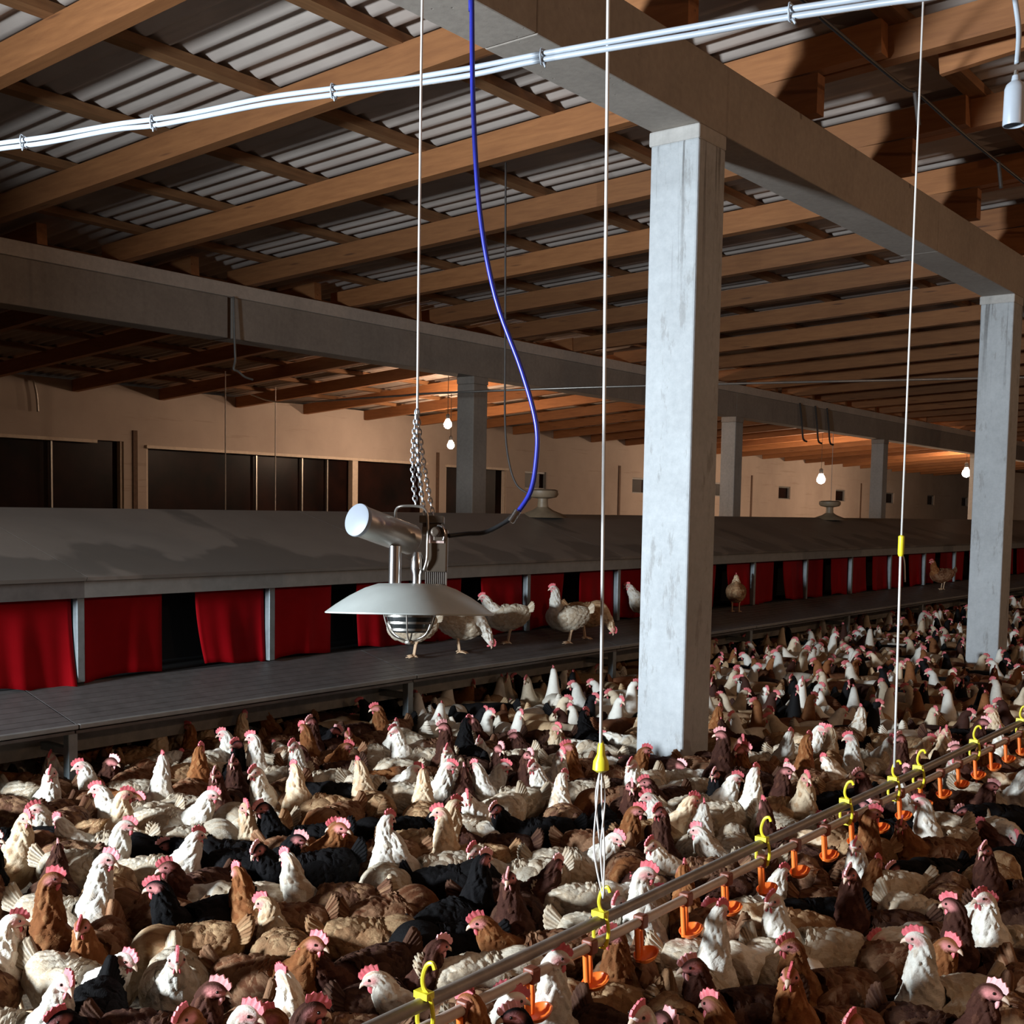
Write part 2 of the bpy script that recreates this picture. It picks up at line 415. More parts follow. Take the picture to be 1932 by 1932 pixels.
for i, x in enumerate([m + .125 + .05*sin(i*3.1) for i, m in enumerate(mid)]):
    rafter(x, -9, 4.05 - .35*((sin(i*7.7)*91.3) % 1), 'spruce rafter, %s from the near end on the camera side of the front beam' % ORD[i], 'rafters before the front beam')
# battens along the house
ys = [3.95 + 1.24*k for k in range(-7, 12)]
for i, y in enumerate(ys):
    z = zraf(y) + RH
    mb = MB().box(X0, X1, y-.06, y+.06, z - .004, z+PH)
    o = mb.build('roof_batten', PURLIN, None)
    tag(o, 'long brown roof batten under the sheets, %s counted from the camera side' % ORD[i], 'batten', 'roof battens', 'structure')
# short nailed cleats seen on the camera side
for i, (x, y) in enumerate([(7.6, 2.55), (9.1, 2.3), (10.6, 2.45), (6.1, 2.2), (12.2, 2.4)]):
    xx = min(mid, key=lambda m: abs(m-x)) + .125 + .055
    o = MB().beam((xx+.22, y, zraf(y)-.05), (xx+.22, y-.75, zraf(y-.75)-.0), .05, .16).build('timber_cleat', RAFTER)
    tag(o, 'short timber cleat nailed beside a rafter, %s along the front beam' % ORD[i], 'cleat', 'timber cleats', 'structure')

# ---------------------------------------------------------------- nest row
NY = 5.70
SEC = 1.3065
def curtain(x0, x1, seed, flare, tail):
    rnd = random.Random(seed)
    ph, am = rnd.uniform(0, 6), rnd.uniform(.006, .014)
    zt, zb = 1.15, .70
    def fn(a, b):       # a along x, b down
        x = x0 + (x1-x0)*a
        if flare > 0: x -= (x1-x0)*.45*flare*(b**1.6)*(1-a)*-1
        if flare < 0: x += (x1-x0)*.45*flare*(b**1.6)*a
        y = NY + .005 + am*b*sin(a*9+ph) + .006*sin(a*21+ph*2)*b - .035*tail*b*b*(.4+.6*abs(2*a-1))
        z = zt + (zb-zt)*b + .012*sin(a*5+ph)*b - .03*tail*b*(a if seed % 2 else 1-a)
        return (x, y, z)
    return MB().grid(fn, 22, 14)
secs = list(range(-2, 25))
units = {}
for k in secs: units.setdefault((k+2)//2, []).append(k)
for u, ks in units.items():
    xa, xb = 3.48 + SEC*ks[0], 3.48 + SEC*(ks[-1]+1)
    nm = ORD[u]
    r = thing('nest_box', 'grey laying nest with red flap curtains, %s unit counted from the near end' % nm, 'nest box', ((xa+xb)/2, 6.3, .69), 'laying nests in one long row')
    # sloping roof with real thickness
    v = []
    for x in (xa+.002, xb-.002):
        v += [(x, 5.60, 1.236), (x, 6.9, 1.592), (x, 6.9, 1.612), (x, 5.59, 1.256)]
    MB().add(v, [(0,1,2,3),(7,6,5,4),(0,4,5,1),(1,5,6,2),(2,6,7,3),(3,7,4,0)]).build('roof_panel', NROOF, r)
    MB().box(xa, xb, 5.62, 5.66, 1.145, 1.237).build('fascia', NTRIM if u else DECK, r)
    MB().box(xa, xb, 6.86, 6.89, .69, 1.59).build('back_panel', NTRIM, r)
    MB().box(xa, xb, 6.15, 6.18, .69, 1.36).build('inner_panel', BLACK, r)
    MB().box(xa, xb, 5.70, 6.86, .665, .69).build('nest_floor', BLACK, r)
    for k in ks:
        x = 3.48 + SEC*k
        MB().box(x-.022, x+.022, 5.655, 5.70, .69, 1.145).build('divider_post', NMET, r, bevel=.004)
        rnd = random.Random(k*7+3)
        fl1, fl2 = (rnd.choice((0, 0, .25, .5)), rnd.choice((0, 0, .25, .45)))
        tl = rnd.uniform(0, .5)
        if k == -1: fl1, fl2, tl = 0, .05, 1.6
        if k == 0: fl1, fl2, tl = 0, .32, .3
        if k == 1: fl1, fl2, tl = 0, .1, .3
        mdl = x + SEC/2
        curtain(x+.03, mdl-.115, k*2, -fl1*.6, tl if k != -1 else .3).build('flap_curtain', RED, r, smooth=True, solid=.004)
        curtain(mdl+.115, x+SEC-.03, k*2+1, fl2, tl).build('flap_curtain', RED, r, smooth=True, solid=.004)
# landing platform in front of the nests
DZ = lambda y: .685 - .25*(NY - y)
seg = 2.42
for i, k in enumerate(range(-2, 13)):
    xa = 3.17 + seg*k; xb = xa + seg
    r = thing('landing_platform', 'dark slatted landing ledge before the nests, %s length from the near end' % ORD[i], 'ledge', ((xa+xb)/2, 5.4, .56), 'landing ledges along the nests')
    d = MB(); ny = 9
    for j in range(ny):
        ya = 5.20 + (5.72-5.20)/ny*j; yb = ya + .5/ny*.965
        v = [(x, y, DZ(y)-t) for t in (.02, 0) for x, y in ((xa+.004, ya), (xb-.004, ya), (xb-.004, yb), (xa+.004, yb))]
        d.add(v, [(0,3,2,1),(4,5,6,7),(0,1,5,4),(1,2,6,5),(2,3,7,6),(3,0,4,7)])
    d.box(xa+.004, xb-.004, 5.21, 5.70, .515, .53)
    d.build('slat_deck', DECK, r)
    MB().box(xa+.003, xb-.003, 5.175, 5.20, .542, .566).build('front_lip', NTRIM, r, bevel=.004)
    MB().box(xa, xb, 5.50, 5.53, .36, .46).build('under_rail', UNDER, r)
    MB().box(xa-.025, xa+.025, 5.23, 5.28, 0, .545).box(xa-.02, xa+.02, 5.28, 5.5, .40, .44).build('leg', NMET, r, bevel=.004)
# fittings standing on the nest ridge
for x, l in ((9.12, 'tan mushroom-shaped fitting standing on the nest ridge behind the hose'), (15.9, 'tan mushroom-shaped fitting on the nest ridge under the single far bulb')):
    r = thing('ridge_fitting', l, 'fitting', (x, 6.82, 1.60), 'fittings on the nest ridge')
    MB().lathe([(.25, -.02), (.2, .012), (.1, .05), (.055, .08), (.05, .13)], 24).build('flared_base', FIT, r, smooth=40, local=True)
    MB().lathe([(.05, .13), (.05, .16), (.13, .175), (.15, .20), (.15, .235), (.12, .25), (.0, .255)], 24).build('round_cap', FIT, r, smooth=40, local=True)

# ---------------------------------------------------------------- drinker line
DY = 1.80
dl = thing('drinker_line', 'nipple drinker line with grey rail, water pipe and orange cups crossing the flock', 'drinker line', (4, DY, .5))
MB().tube([(x, DY, .50 + .002*sin(x*2.1)) for x in np.linspace(-1.5, 16, 60)], .0165, 12).build('support_rail', RAIL, dl, smooth=True)
MB().tube([(x, DY-.004, .442 + .002*sin(x*1.7+1)) for x in np.linspace(-1.5, 16, 60)], .0145, 12).build('water_pipe', PIPE, dl, smooth=True)
hooks = [1.98, 2.712, 3.45, 3.72, 4.452, 4.972, 5.28, 6.096, 6.932, 7.7, 8.5, 9.3]
for x in hooks:
    if abs(x-3.45) < .01: continue
    p = [(x, DY-.022, .43), (x, DY-.03, .47), (x, DY-.02, .515), (x, DY, .535), (x, DY+.004, .56), (x+.002, DY-.006, .59), (x+.004, DY-.022, .598), (x+.004, DY-.03, .585)]
    h = MB().tube(smooth_path(p, 4), .0055, 7)
    h.tube([(x, DY-.02, .515), (x, DY, .524), (x, DY+.02, .51), (x, DY+.02, .45), (x, DY+.008, .424), (x, DY-.018, .424), (x, DY-.022, .44)], .0055, 7)
    h.box(x-.013, x+.013, DY-.021, DY+.021, .512, .528)
    h.build('hanger_hook', YEL, dl, smooth=40)
cups = [1.86 + .266*k for k in range(38)]
for i, x in enumerate(cups):
    nb = MB().lathe([(.004, 0), (.008, .004), (.009, .05), (.006, .075), (.006, .10)], 10, Matrix.Translation((x, DY-.006, .335))).build('nipple', ORA, dl, smooth=40)
    MB().box(x-.018, x+.018, DY-.022, DY+.014, .42, .462).build('saddle', RUST, nb, bevel=.006)
    # drip cup: post and shallow bowl held to one side
    cb = MB().tube([(x-.026, DY-.008, .425), (x-.027, DY-.012, .38), (x-.03, DY-.018, .330)], .0085, 8)
    bowl = [(.003, .0), (.022, .004), (.034, .014), (.040, .026), (.036, .026), (.030, .015), (.018, .008), (.0, .006)]
    mm = Matrix.Translation((x+.010, DY-.022, .322)) @ Matrix.Rotation(radians(-12), 4, 'Y') @ Matrix.Diagonal((1.15, .9, 1.0, 1))
    cb.lathe(bowl, 18, mm)
    cb.build('drip_cup', ORA, nb, smooth=50)

def cord(name, pts, r, mat, label, cat, group=None, seg=8, n=8):
    return tag(MB().tube(smooth_path(pts, n), r, seg).build(name, mat, None, smooth=True), label, cat, group)
# ropes that carry the drinker line
ztop = zraf(1.8)
r1 = thing('suspension_rope', 'white rope with a yellow knot and split strands, hanging to the near hook', 'rope', (2.70, DY, .6), 'ropes carrying the drinker line')
MB().tube([(2.62, DY, ztop), (2.697, DY, .98)], .0048, 8).build('rope', CORD, r1, smooth=True)
MB().lathe([(.004, .07), (.010, .055), (.012, .03), (.022, .01), (.024, -.012), (.012, -.02), (.0, -.022)], 10, Matrix.Translation((2.699, DY, .945))).build('yellow_adjuster', YEL, r1, smooth=40)
for a, b in (((-.015, .0), (-.006, .02)), ((.006, -.012), (.004, .004)), ((.022, .01), (-.004, -.014)), ((-.002, .014), (.012, .01))):
    MB().tube(smooth_path([(2.70+a[0]*.3, DY, .935), (2.70+a[0], DY+a[1], .85), (2.71+b[0], DY+b[1], .7), (2.714+b[0]*.5, DY-.01, .565)], 5), .0028, 6).build('strand', CORD, r1, smooth=True)
r2 = thing('suspension_rope', 'white rope with a yellow tensioner halfway, hanging to the far hook', 'rope', (4.955, DY, .6), 'ropes carrying the drinker line')
MB().tube([(4.955, DY, ztop), (4.954, DY, 1.53)], .0045, 8).build('rope', CORD, r2, smooth=True)
MB().lathe([(.006, .05), (.013, .045), (.013, -.03), (.009, -.04), (.0, -.042)], 10, Matrix.Translation((4.954, DY, 1.52))).build('yellow_tensioner', YEL, r2, smooth=40)
MB().tube([(4.952, DY, 1.49), (4.966, DY-.005, .57)], .0055, 8).build('strand', CORD, r2, smooth=True)
MB().tube(smooth_path([(4.954, DY, 1.5), (4.972, DY-.01, 1.46), (4.986, DY-.012, 1.37)], 4), .003, 6).build('loose_end', CORD, r2, smooth=True)

# ---------------------------------------------------------------- hanging heater
HD = 3.1
HX, HYY, HZ = 2.262, 2.122, 1.374
hr = thing('hanging_heater', 'gas brooder heater with wide pale canopy hanging on chains over the hens', 'heater', (HX, HYY, HZ))
hr.rotation_euler = (radians(-4.7), 0, YAW - pi/2)
def P(mb, name, mat, parent=hr, **k): return mb.build(name, mat, parent, local=True, **k)
# canopy, hollow
prof = [(.085, .076), (.12, .064), (.16, .043), (.195, .020), (.222, .0)]
P(MB().lathe([(0, .078)] + prof + [(.222, -.003)] + [(r-.003, z-.004) for r, z in reversed(prof)] + [(0, .072)], 64, caps=False), 'canopy', DISH, smooth=35)
# burner with wire guard
P(MB().lathe([(.066, .02), (.064, -.004), (.060, -.02), (.052, -.035), (.046, -.05), (.041, -.052), (.0, -.054)], 32), 'burner', MESHC, smooth=35)
for zz, rr in ((-.008, .0645), (-.026, .0575), (-.044, .049)):
    P(MB().lathe([(rr-.003, zz-.003), (rr+.0012, zz-.003), (rr+.0012, zz+.003), (rr-.003, zz+.003)], 32), 'burner_ring', TIN, smooth=30)
g = MB()
for k in range(6):
    a = 2*pi*k/6 + .5
    pts = [(.078, .02), (.072, -.012), (.061, -.042), (.046, -.060), (.018, -.072), (.006, -.078)]
    g.tube(smooth_path([(r*cos(a), r*sin(a), z) for r, z in pts], 4), .0023, 6)
g.lathe([(.0, -.084), (.012, -.082), (.014, -.074), (.0, -.07)], 12)
P(g, 'wire_guard', TIN, smooth=True)
# uprights
P(MB().tube([(-.042, .0, .07), (-.042, .0, .175)], .0165, 16), 'flue_pipe', STEEL, smooth=40)
P(MB().tube([(.0165, -.005, .074), (.0165, -.005, .10), (.0165, -.005, .115), (.0165, -.005, .14), (.0165, -.005, .16)], [.012, .0125, .017, .0165, .010], 16), 'mixing_tube', STEEL, smooth=40)
# brown valve box with label and cooling fins
P(MB().box(.043, .096, -.02, .035, .108, .222), 'valve_box', BOX, bevel=.004)
P(MB().box(.0475, .0875, -.0215, -.02, .184, .214), 'rating_label', STICK)
P(MB().lathe([(.0, -.003), (.003, -.002), (.0035, 0)], 10, Matrix.Translation((.072, -.02, .166)) @ Matrix.Rotation(pi/2, 4, 'X')), 'screw', STEEL)
fins = MB()
for k in range(11): fins.box(.040 + k*.0052, .0418 + k*.0052, -.024, .03, .074, .108)
P(fins, 'cooling_fins', TIN)
# air filter cylinder pointing left and towards the camera
ax = Vector((-.62, -.76, .20)).normalized()
c0 = Vector((-.006, .07, .196)); L = .205
rot = ax.to_track_quat('Z', 'Y').to_matrix().to_4x4(); rot.translation = c0
P(MB().lathe([(0, 0), (.038, .0), (.041, .004), (.041, L), (.0, L)], 36, rot), 'filter_drum', TIN, smooth=35)
P(MB().lathe([(.0, L+.003), (.038, L+.003), (.043, L+.001), (.044, L-.006), (.042, L-.012), (.0, L-.012)], 36, rot), 'filter_cap', CAPW, smooth=35)
# hanger strap and bracket
st = smooth_path([(-.045, .03, .250), (-.042, .0, .270), (-.026, -.02, .279), (.018, -.026, .279), (.038, -.028, .270), (.045, -.028, .24), (.045, -.028, .18), (.044, -.028, .14), (.036, -.024, .112)], 5)
P(MB().tube(st, .0036, 8), 'hanger_strap', TIN, smooth=True)
br = MB().box(.022, .086, -.028, .02, .236, .256).box(.03, .08, -.02, .016, .22, .238).box(.03, .05, -.03, .02, .205, .226).box(.06, .088, -.03, -.01, .19, .228)
br.lathe([(.011, 0), (.013, .004), (.013, .026), (.009, .03)], 14, Matrix.Translation((.066, -.02, .212)) @ Matrix.Rotation(pi/2, 4, 'X'))
P(br, 'bracket', BOX, bevel=.002)
P(MB().tube(smooth_path([(.07, -.03, .23), (.084, -.034, .225), (.09, -.034, .205), (.086, -.032, .19)], 4), .0035, 7), 'snap_hook', STEEL, smooth=True)
def chain(a, b, sag, phase):
    mb = MB(); a, b = Vector(a), Vector(b); n = max(4, int((b-a).length/.0125))
    pts = [a.lerp(b, i/n) + Vector(sag)*sin(pi*i/n) for i in range(n+1)]
    for i in range(n):
        d = (pts[i+1]-pts[i]).normalized(); q = Vector((0, 1, 0)) if (i+phase) % 2 else Vector((1, .3, 0)).normalized()
        q = (q - d*q.dot(d)).normalized()
        mb.torus((pts[i]+pts[i+1])/2, d, q, .0088, .0052, .0018)
    return mb
TOP = (.010, -.01, .535)
for i, (b, sg) in enumerate((((.012, -.022, .281), (-.010, 0, 0)), ((.034, -.018, .268), (-.006, 0, 0)), ((.058, .0, .252), (-.004, .006, 0)), ((.036, .0, .256), (-.009, -.006, 0)))):
    P(chain(TOP, b, sg, i), 'hanging_chain', CHAINM)
hp = hr.matrix_world
Rz = Matrix.Rotation(YAW - pi/2, 4, 'Z') @ Matrix.Rotation(radians(-4.7), 4, 'X')
top = Vector((HX, HYY, HZ)) + (Rz @ Vector((.01, 0, .53)))
cord('heater_cord', [top, top + Vector((0, 0, .9)), (top.x+.01, top.y, zraf(top.y)+.2)], .0034, CORD, 'thin pale cord the heater hangs from, running up to the roof', 'cord', None, 8, 2)
box = Vector((HX, HYY, HZ)) + (Rz @ Vector((.097, .005, .205)))
hose = [(2.46, 2.14, zraf(2.14)), (2.452, 2.106, 3.08), (2.45, 2.099, 2.996), (2.44, 2.08, 2.716), (2.438, 2.05, 2.436), (2.454, 2.005, 2.212), (2.488, 1.938, 2.017), (2.505, 1.9, 1.877), (2.501, 1.895, 1.779), (2.487, 1.903, 1.695), (2.458, 1.932, 1.631)]
hz = thing('gas_hose', 'blue rubber hose looping from the roof down to the heater', 'hose', (2.45, 2.0, 1.9))
MB().tube(smooth_path(hose, 6), .0068, 10).build('blue_hose', BLUE, hz, smooth=True)
MB().tube(smooth_path([(2.462, 1.928, 1.636), (2.458, 1.932, 1.631), (2.412, 1.985, 1.591), (2.377, 2.029, 1.584), tuple(box)], 6), .0062, 10).build('black_end', RUBBER, hz, smooth=True)
tag(bpy.data.objects['black_end'], 'black end of the hose')
hdir = (Vector((2.458, 1.932, 1.631)) - Vector((2.487, 1.903, 1.695))).normalized()
cm = hdir.to_track_quat('Z', 'Y').to_matrix().to_4x4(); cm.translation = Vector((2.456, 1.933, 1.630))
MB().lathe([(.0068, -.022), (.010, -.02), (.010, .014), (.0068, .016)], 12, cm).build('hose_clamp', STEEL, hz, smooth=40)

# ---------------------------------------------------------------- cables and lamps overhead
pts = [(2.067, 4.096, 2.843), (2.125, 3.921, 2.854), (2.188, 3.729, 2.858), (2.268, 3.469, 2.87), (2.313, 3.316, 2.87), (2.359, 3.158, 2.874), (2.427, 2.908, 2.888), (2.487, 2.666, 2.885), (2.539, 2.434, 2.878), (2.585, 2.211, 2.877), (2.624, 1.99, 2.879), (2.679, 1.57, 2.868), (2.696, 1.337, 2.857), (2.7, 1.082, 2.833), (2.689, 0.853, 2.809), (2.66, .3, 2.79), (2.62, -.5, 2.80)]
cc = thing('cable_run', 'pair of white cables clipped together, running across under the roof', 'cable', (2.6, 2.0, 2.87))
pts = [(2.0, 4.4, 2.84), (1.9, 5.0, 2.86)][::-1] + pts
MB().tube(smooth_path([Vector(p) + Vector((0, 0, .0078)) for p in pts], 5), .0078, 10).build('upper_cable', PVC, cc, smooth=True)
MB().tube(smooth_path([Vector(p) + Vector((0, 0, -.0078 - .004*abs(sin(i*1.3)))) for i, p in enumerate(pts)], 5), .0078, 10).build('lower_cable', PVC, cc, smooth=True)
for p in ((2.154, 3.82, 2.858), (2.313, 3.316, 2.87), (2.487, 2.666, 2.885), (2.624, 1.99, 2.879), (2.697, 1.30, 2.855)):
    x, y, z = p
    MB().tube([(x-.010, y, z+.018), (x-.014, y, z), (x-.009, y, z-.022), (x+.009, y, z-.022), (x+.013, y, z), (x+.008, y, z+.018), (x-.010, y, z+.018)], .003, 6).tube([(x-.008, y-.008, z-.02), (x-.016, y-.02, z-.036)], .003, 6).build('cable_clip', PVC, cc, smooth=True)
cord('power_cable', [(-3, 2.6, 4.22), (2, 2.6, 4.2), (5.288, 2.587, 4.15), (5.833, 2.611, 4.155), (6.891, 2.614, 4.15), (7.15, 2.60, 4.165), (8.02, 2.604, 4.15), (9.398, 2.598, 4.15), (12, 2.6, 4.17), (16, 2.6, 4.16), (24, 2.6, 4.15)], .011, RUBBER, 'black power cable strung along under the rafters', 'cable')
for x, y in ((7.08, 2.6), (8.75, 2.6)):
    tag(MB().tube(smooth_path([(x, y, 4.16), (x+.01, y-.01, 4.08), (x+.03, y-.02, 3.97)], 4), .014, 6).build('cable_tail', DARKW, None, smooth=True), 'short dark tail hanging from the black cable, %s' % ('near the far rope' if x < 8 else 'towards the second pillar'), 'cable tail')
ls = thing('lamp_holder', 'empty white lamp socket hanging on a white cord at the photo corner', 'lamp holder', (2.884, .826, 2.55))
MB().tube(smooth_path([(2.87, .87, zraf(.87)), (2.885, .856, 3.1), (2.888, .852, 2.909), (2.892, .838, 2.836), (2.894, .827, 2.763), (2.887, .826, 2.69)], 6), .0062, 8).build('cord', PVC, ls, smooth=True)
MB().lathe([(.0, .115), (.008, .112), (.010, .100), (.020, .092), (.0235, .082), (.0245, .004), (.0235, 0), (.0215, 0), (.0205, .06), (.0, .062)], 28).build('socket_shell', PVC, ls, smooth=35, local=True)
MB().lathe([(.0, .125), (.004, .124), (.006, .112), (.006, .11)], 10).build('cord_grip', TIN, ls, local=True)

def bulb(p, label, r=.045):
    x, y, z = p
    t = thing('light_bulb', label, 'bulb', (x, y, z), 'warm bulbs over the far rows')
    MB().lathe([(0, -r), (r*.5, -r*.87), (r*.87, -r*.5), (r, 0), (r*.87, r*.5), (r*.6, r*.95), (r*.4, r*1.4)], 18).build('glass', BULB, t, smooth=True, local=True)
    MB().lathe([(r*.42, r*1.35), (r*.48, r*1.4), (r*.48, r*2.4), (r*.2, r*2.7), (0, r*2.75)], 14).build('socket', RUBBER, t, smooth=40, local=True)
    MB().tube([(0, 0, r*2.6), (0, 0, zraf(y)+RH+PH-z)], .006, 6).build('cord', DARKW, t, local=True)
bulb((15.85, 14.0, 3.14), 'upper of the two bright bulbs by the dull pillar', .072)
bulb((18.1, 15.9, 2.93), 'lower of the two bright bulbs by the dull pillar', .072)
bulb((31.957, 14.0, 2.654), 'single bright bulb glowing before the far wall', .12)
bulb((41.75, 13.0, 3.168), 'bright bulb close beside the second front pillar', .14)

cord('cross_wire', [(14.05, 17.2, 3.66), (13.1, 15.2, 3.36), (11.2, 10.9, 3.10), (10.75, 9.6, 3.045), (11.625, 7.279, 3.092), (14.331, 3.862, 3.263), (14.9, 3.16, 3.29), (17.4, .0, 3.4)], .013, TIN, 'thin grey wire stretched level across the house behind the pillars', 'wire')
cord('hanging_wire', [(8.269, 10.42, 3.90), (8.269, 10.40, 3.386), (8.275, 10.40, 3.22), (8.24, 10.38, 3.12), (8.30, 10.38, 3.1), (8.39, 10.38, 3.05), (8.50, 10.38, 3.03)], .012, NTRIM, 'grey wire hanging over the face of the far beam at its joint', 'wire')
cord('slack_cable', [(7.06, 5.69, zraf(5.69)), (7.09, 5.69, 2.9), (7.079, 5.669, 2.302), (7.084, 5.631, 2.02), (7.113, 5.573, 1.839), (7.172, 5.488, 1.76), (7.25, 5.6, 1.70), (7.4, 6.0, 1.50)], .008, DARKW, 'thin dark cable hanging in a curve beside the blue hose', 'cable')
cord('wall_cable', [(10.50, 18.44, 3.66), (10.519, 18.42, 3.6), (10.56, 18.42, 3.4), (10.579, 18.42, 3.14)], .022, TIN, 'short pale cable end hanging on the wall over the first window', 'cable')
for k, x in enumerate((22.7, 23.45, 24.05)):
    cord('conduit_loop', [(x-.06, 10.43, 3.92), (x+.02, 10.42, 3.6), (x+.1, 10.41, 3.22), (x+.28, 10.41, 3.16)], .02, DARKW, 'dark cable drop hanging over the far beam, %s of three' % ORD[k], 'cable', 'cable drops on the far beam')
for k, (x, y, zb) in enumerate(((11.9, 15.2, 1.6), (13.6, 16.0, 1.6), (29.2, 12.5, 1.6))):
    cord('feeder_cord', [(x, y, zraf(y)), (x, y, zb), (x, y, .05)], .009, CORD, 'thin pale cord hanging before the %s' % ('long dark window' , 'long dark window near its pale post', 'fourth small square window')[k], 'cord')

# ---------------------------------------------------------------- where each hen stands
LANDMARKS = ["front pillar's foot", "second pillar's foot", 'yellow knot on near rope', "near rope's lower hook", "far rope's lower hook", "photo's bottom left corner", "photo's bottom right corner", 'middle of the bottom edge', 'leftmost leg under the ledge', 'ledge leg below the heater', "left edge's lower third", 'yellow hook at bottom edge', 'yellow hook between the ropes', 'lowest full orange cup', 'fourth orange cup from below', 'seventh orange cup from below', "drinker line's far end", "right edge's lower third", 'spot straight under the heater', 'midpoint between both front pillars', "bottom edge's right quarter point", "bottom edge's left quarter point", 'ledge leg beside front pillar']
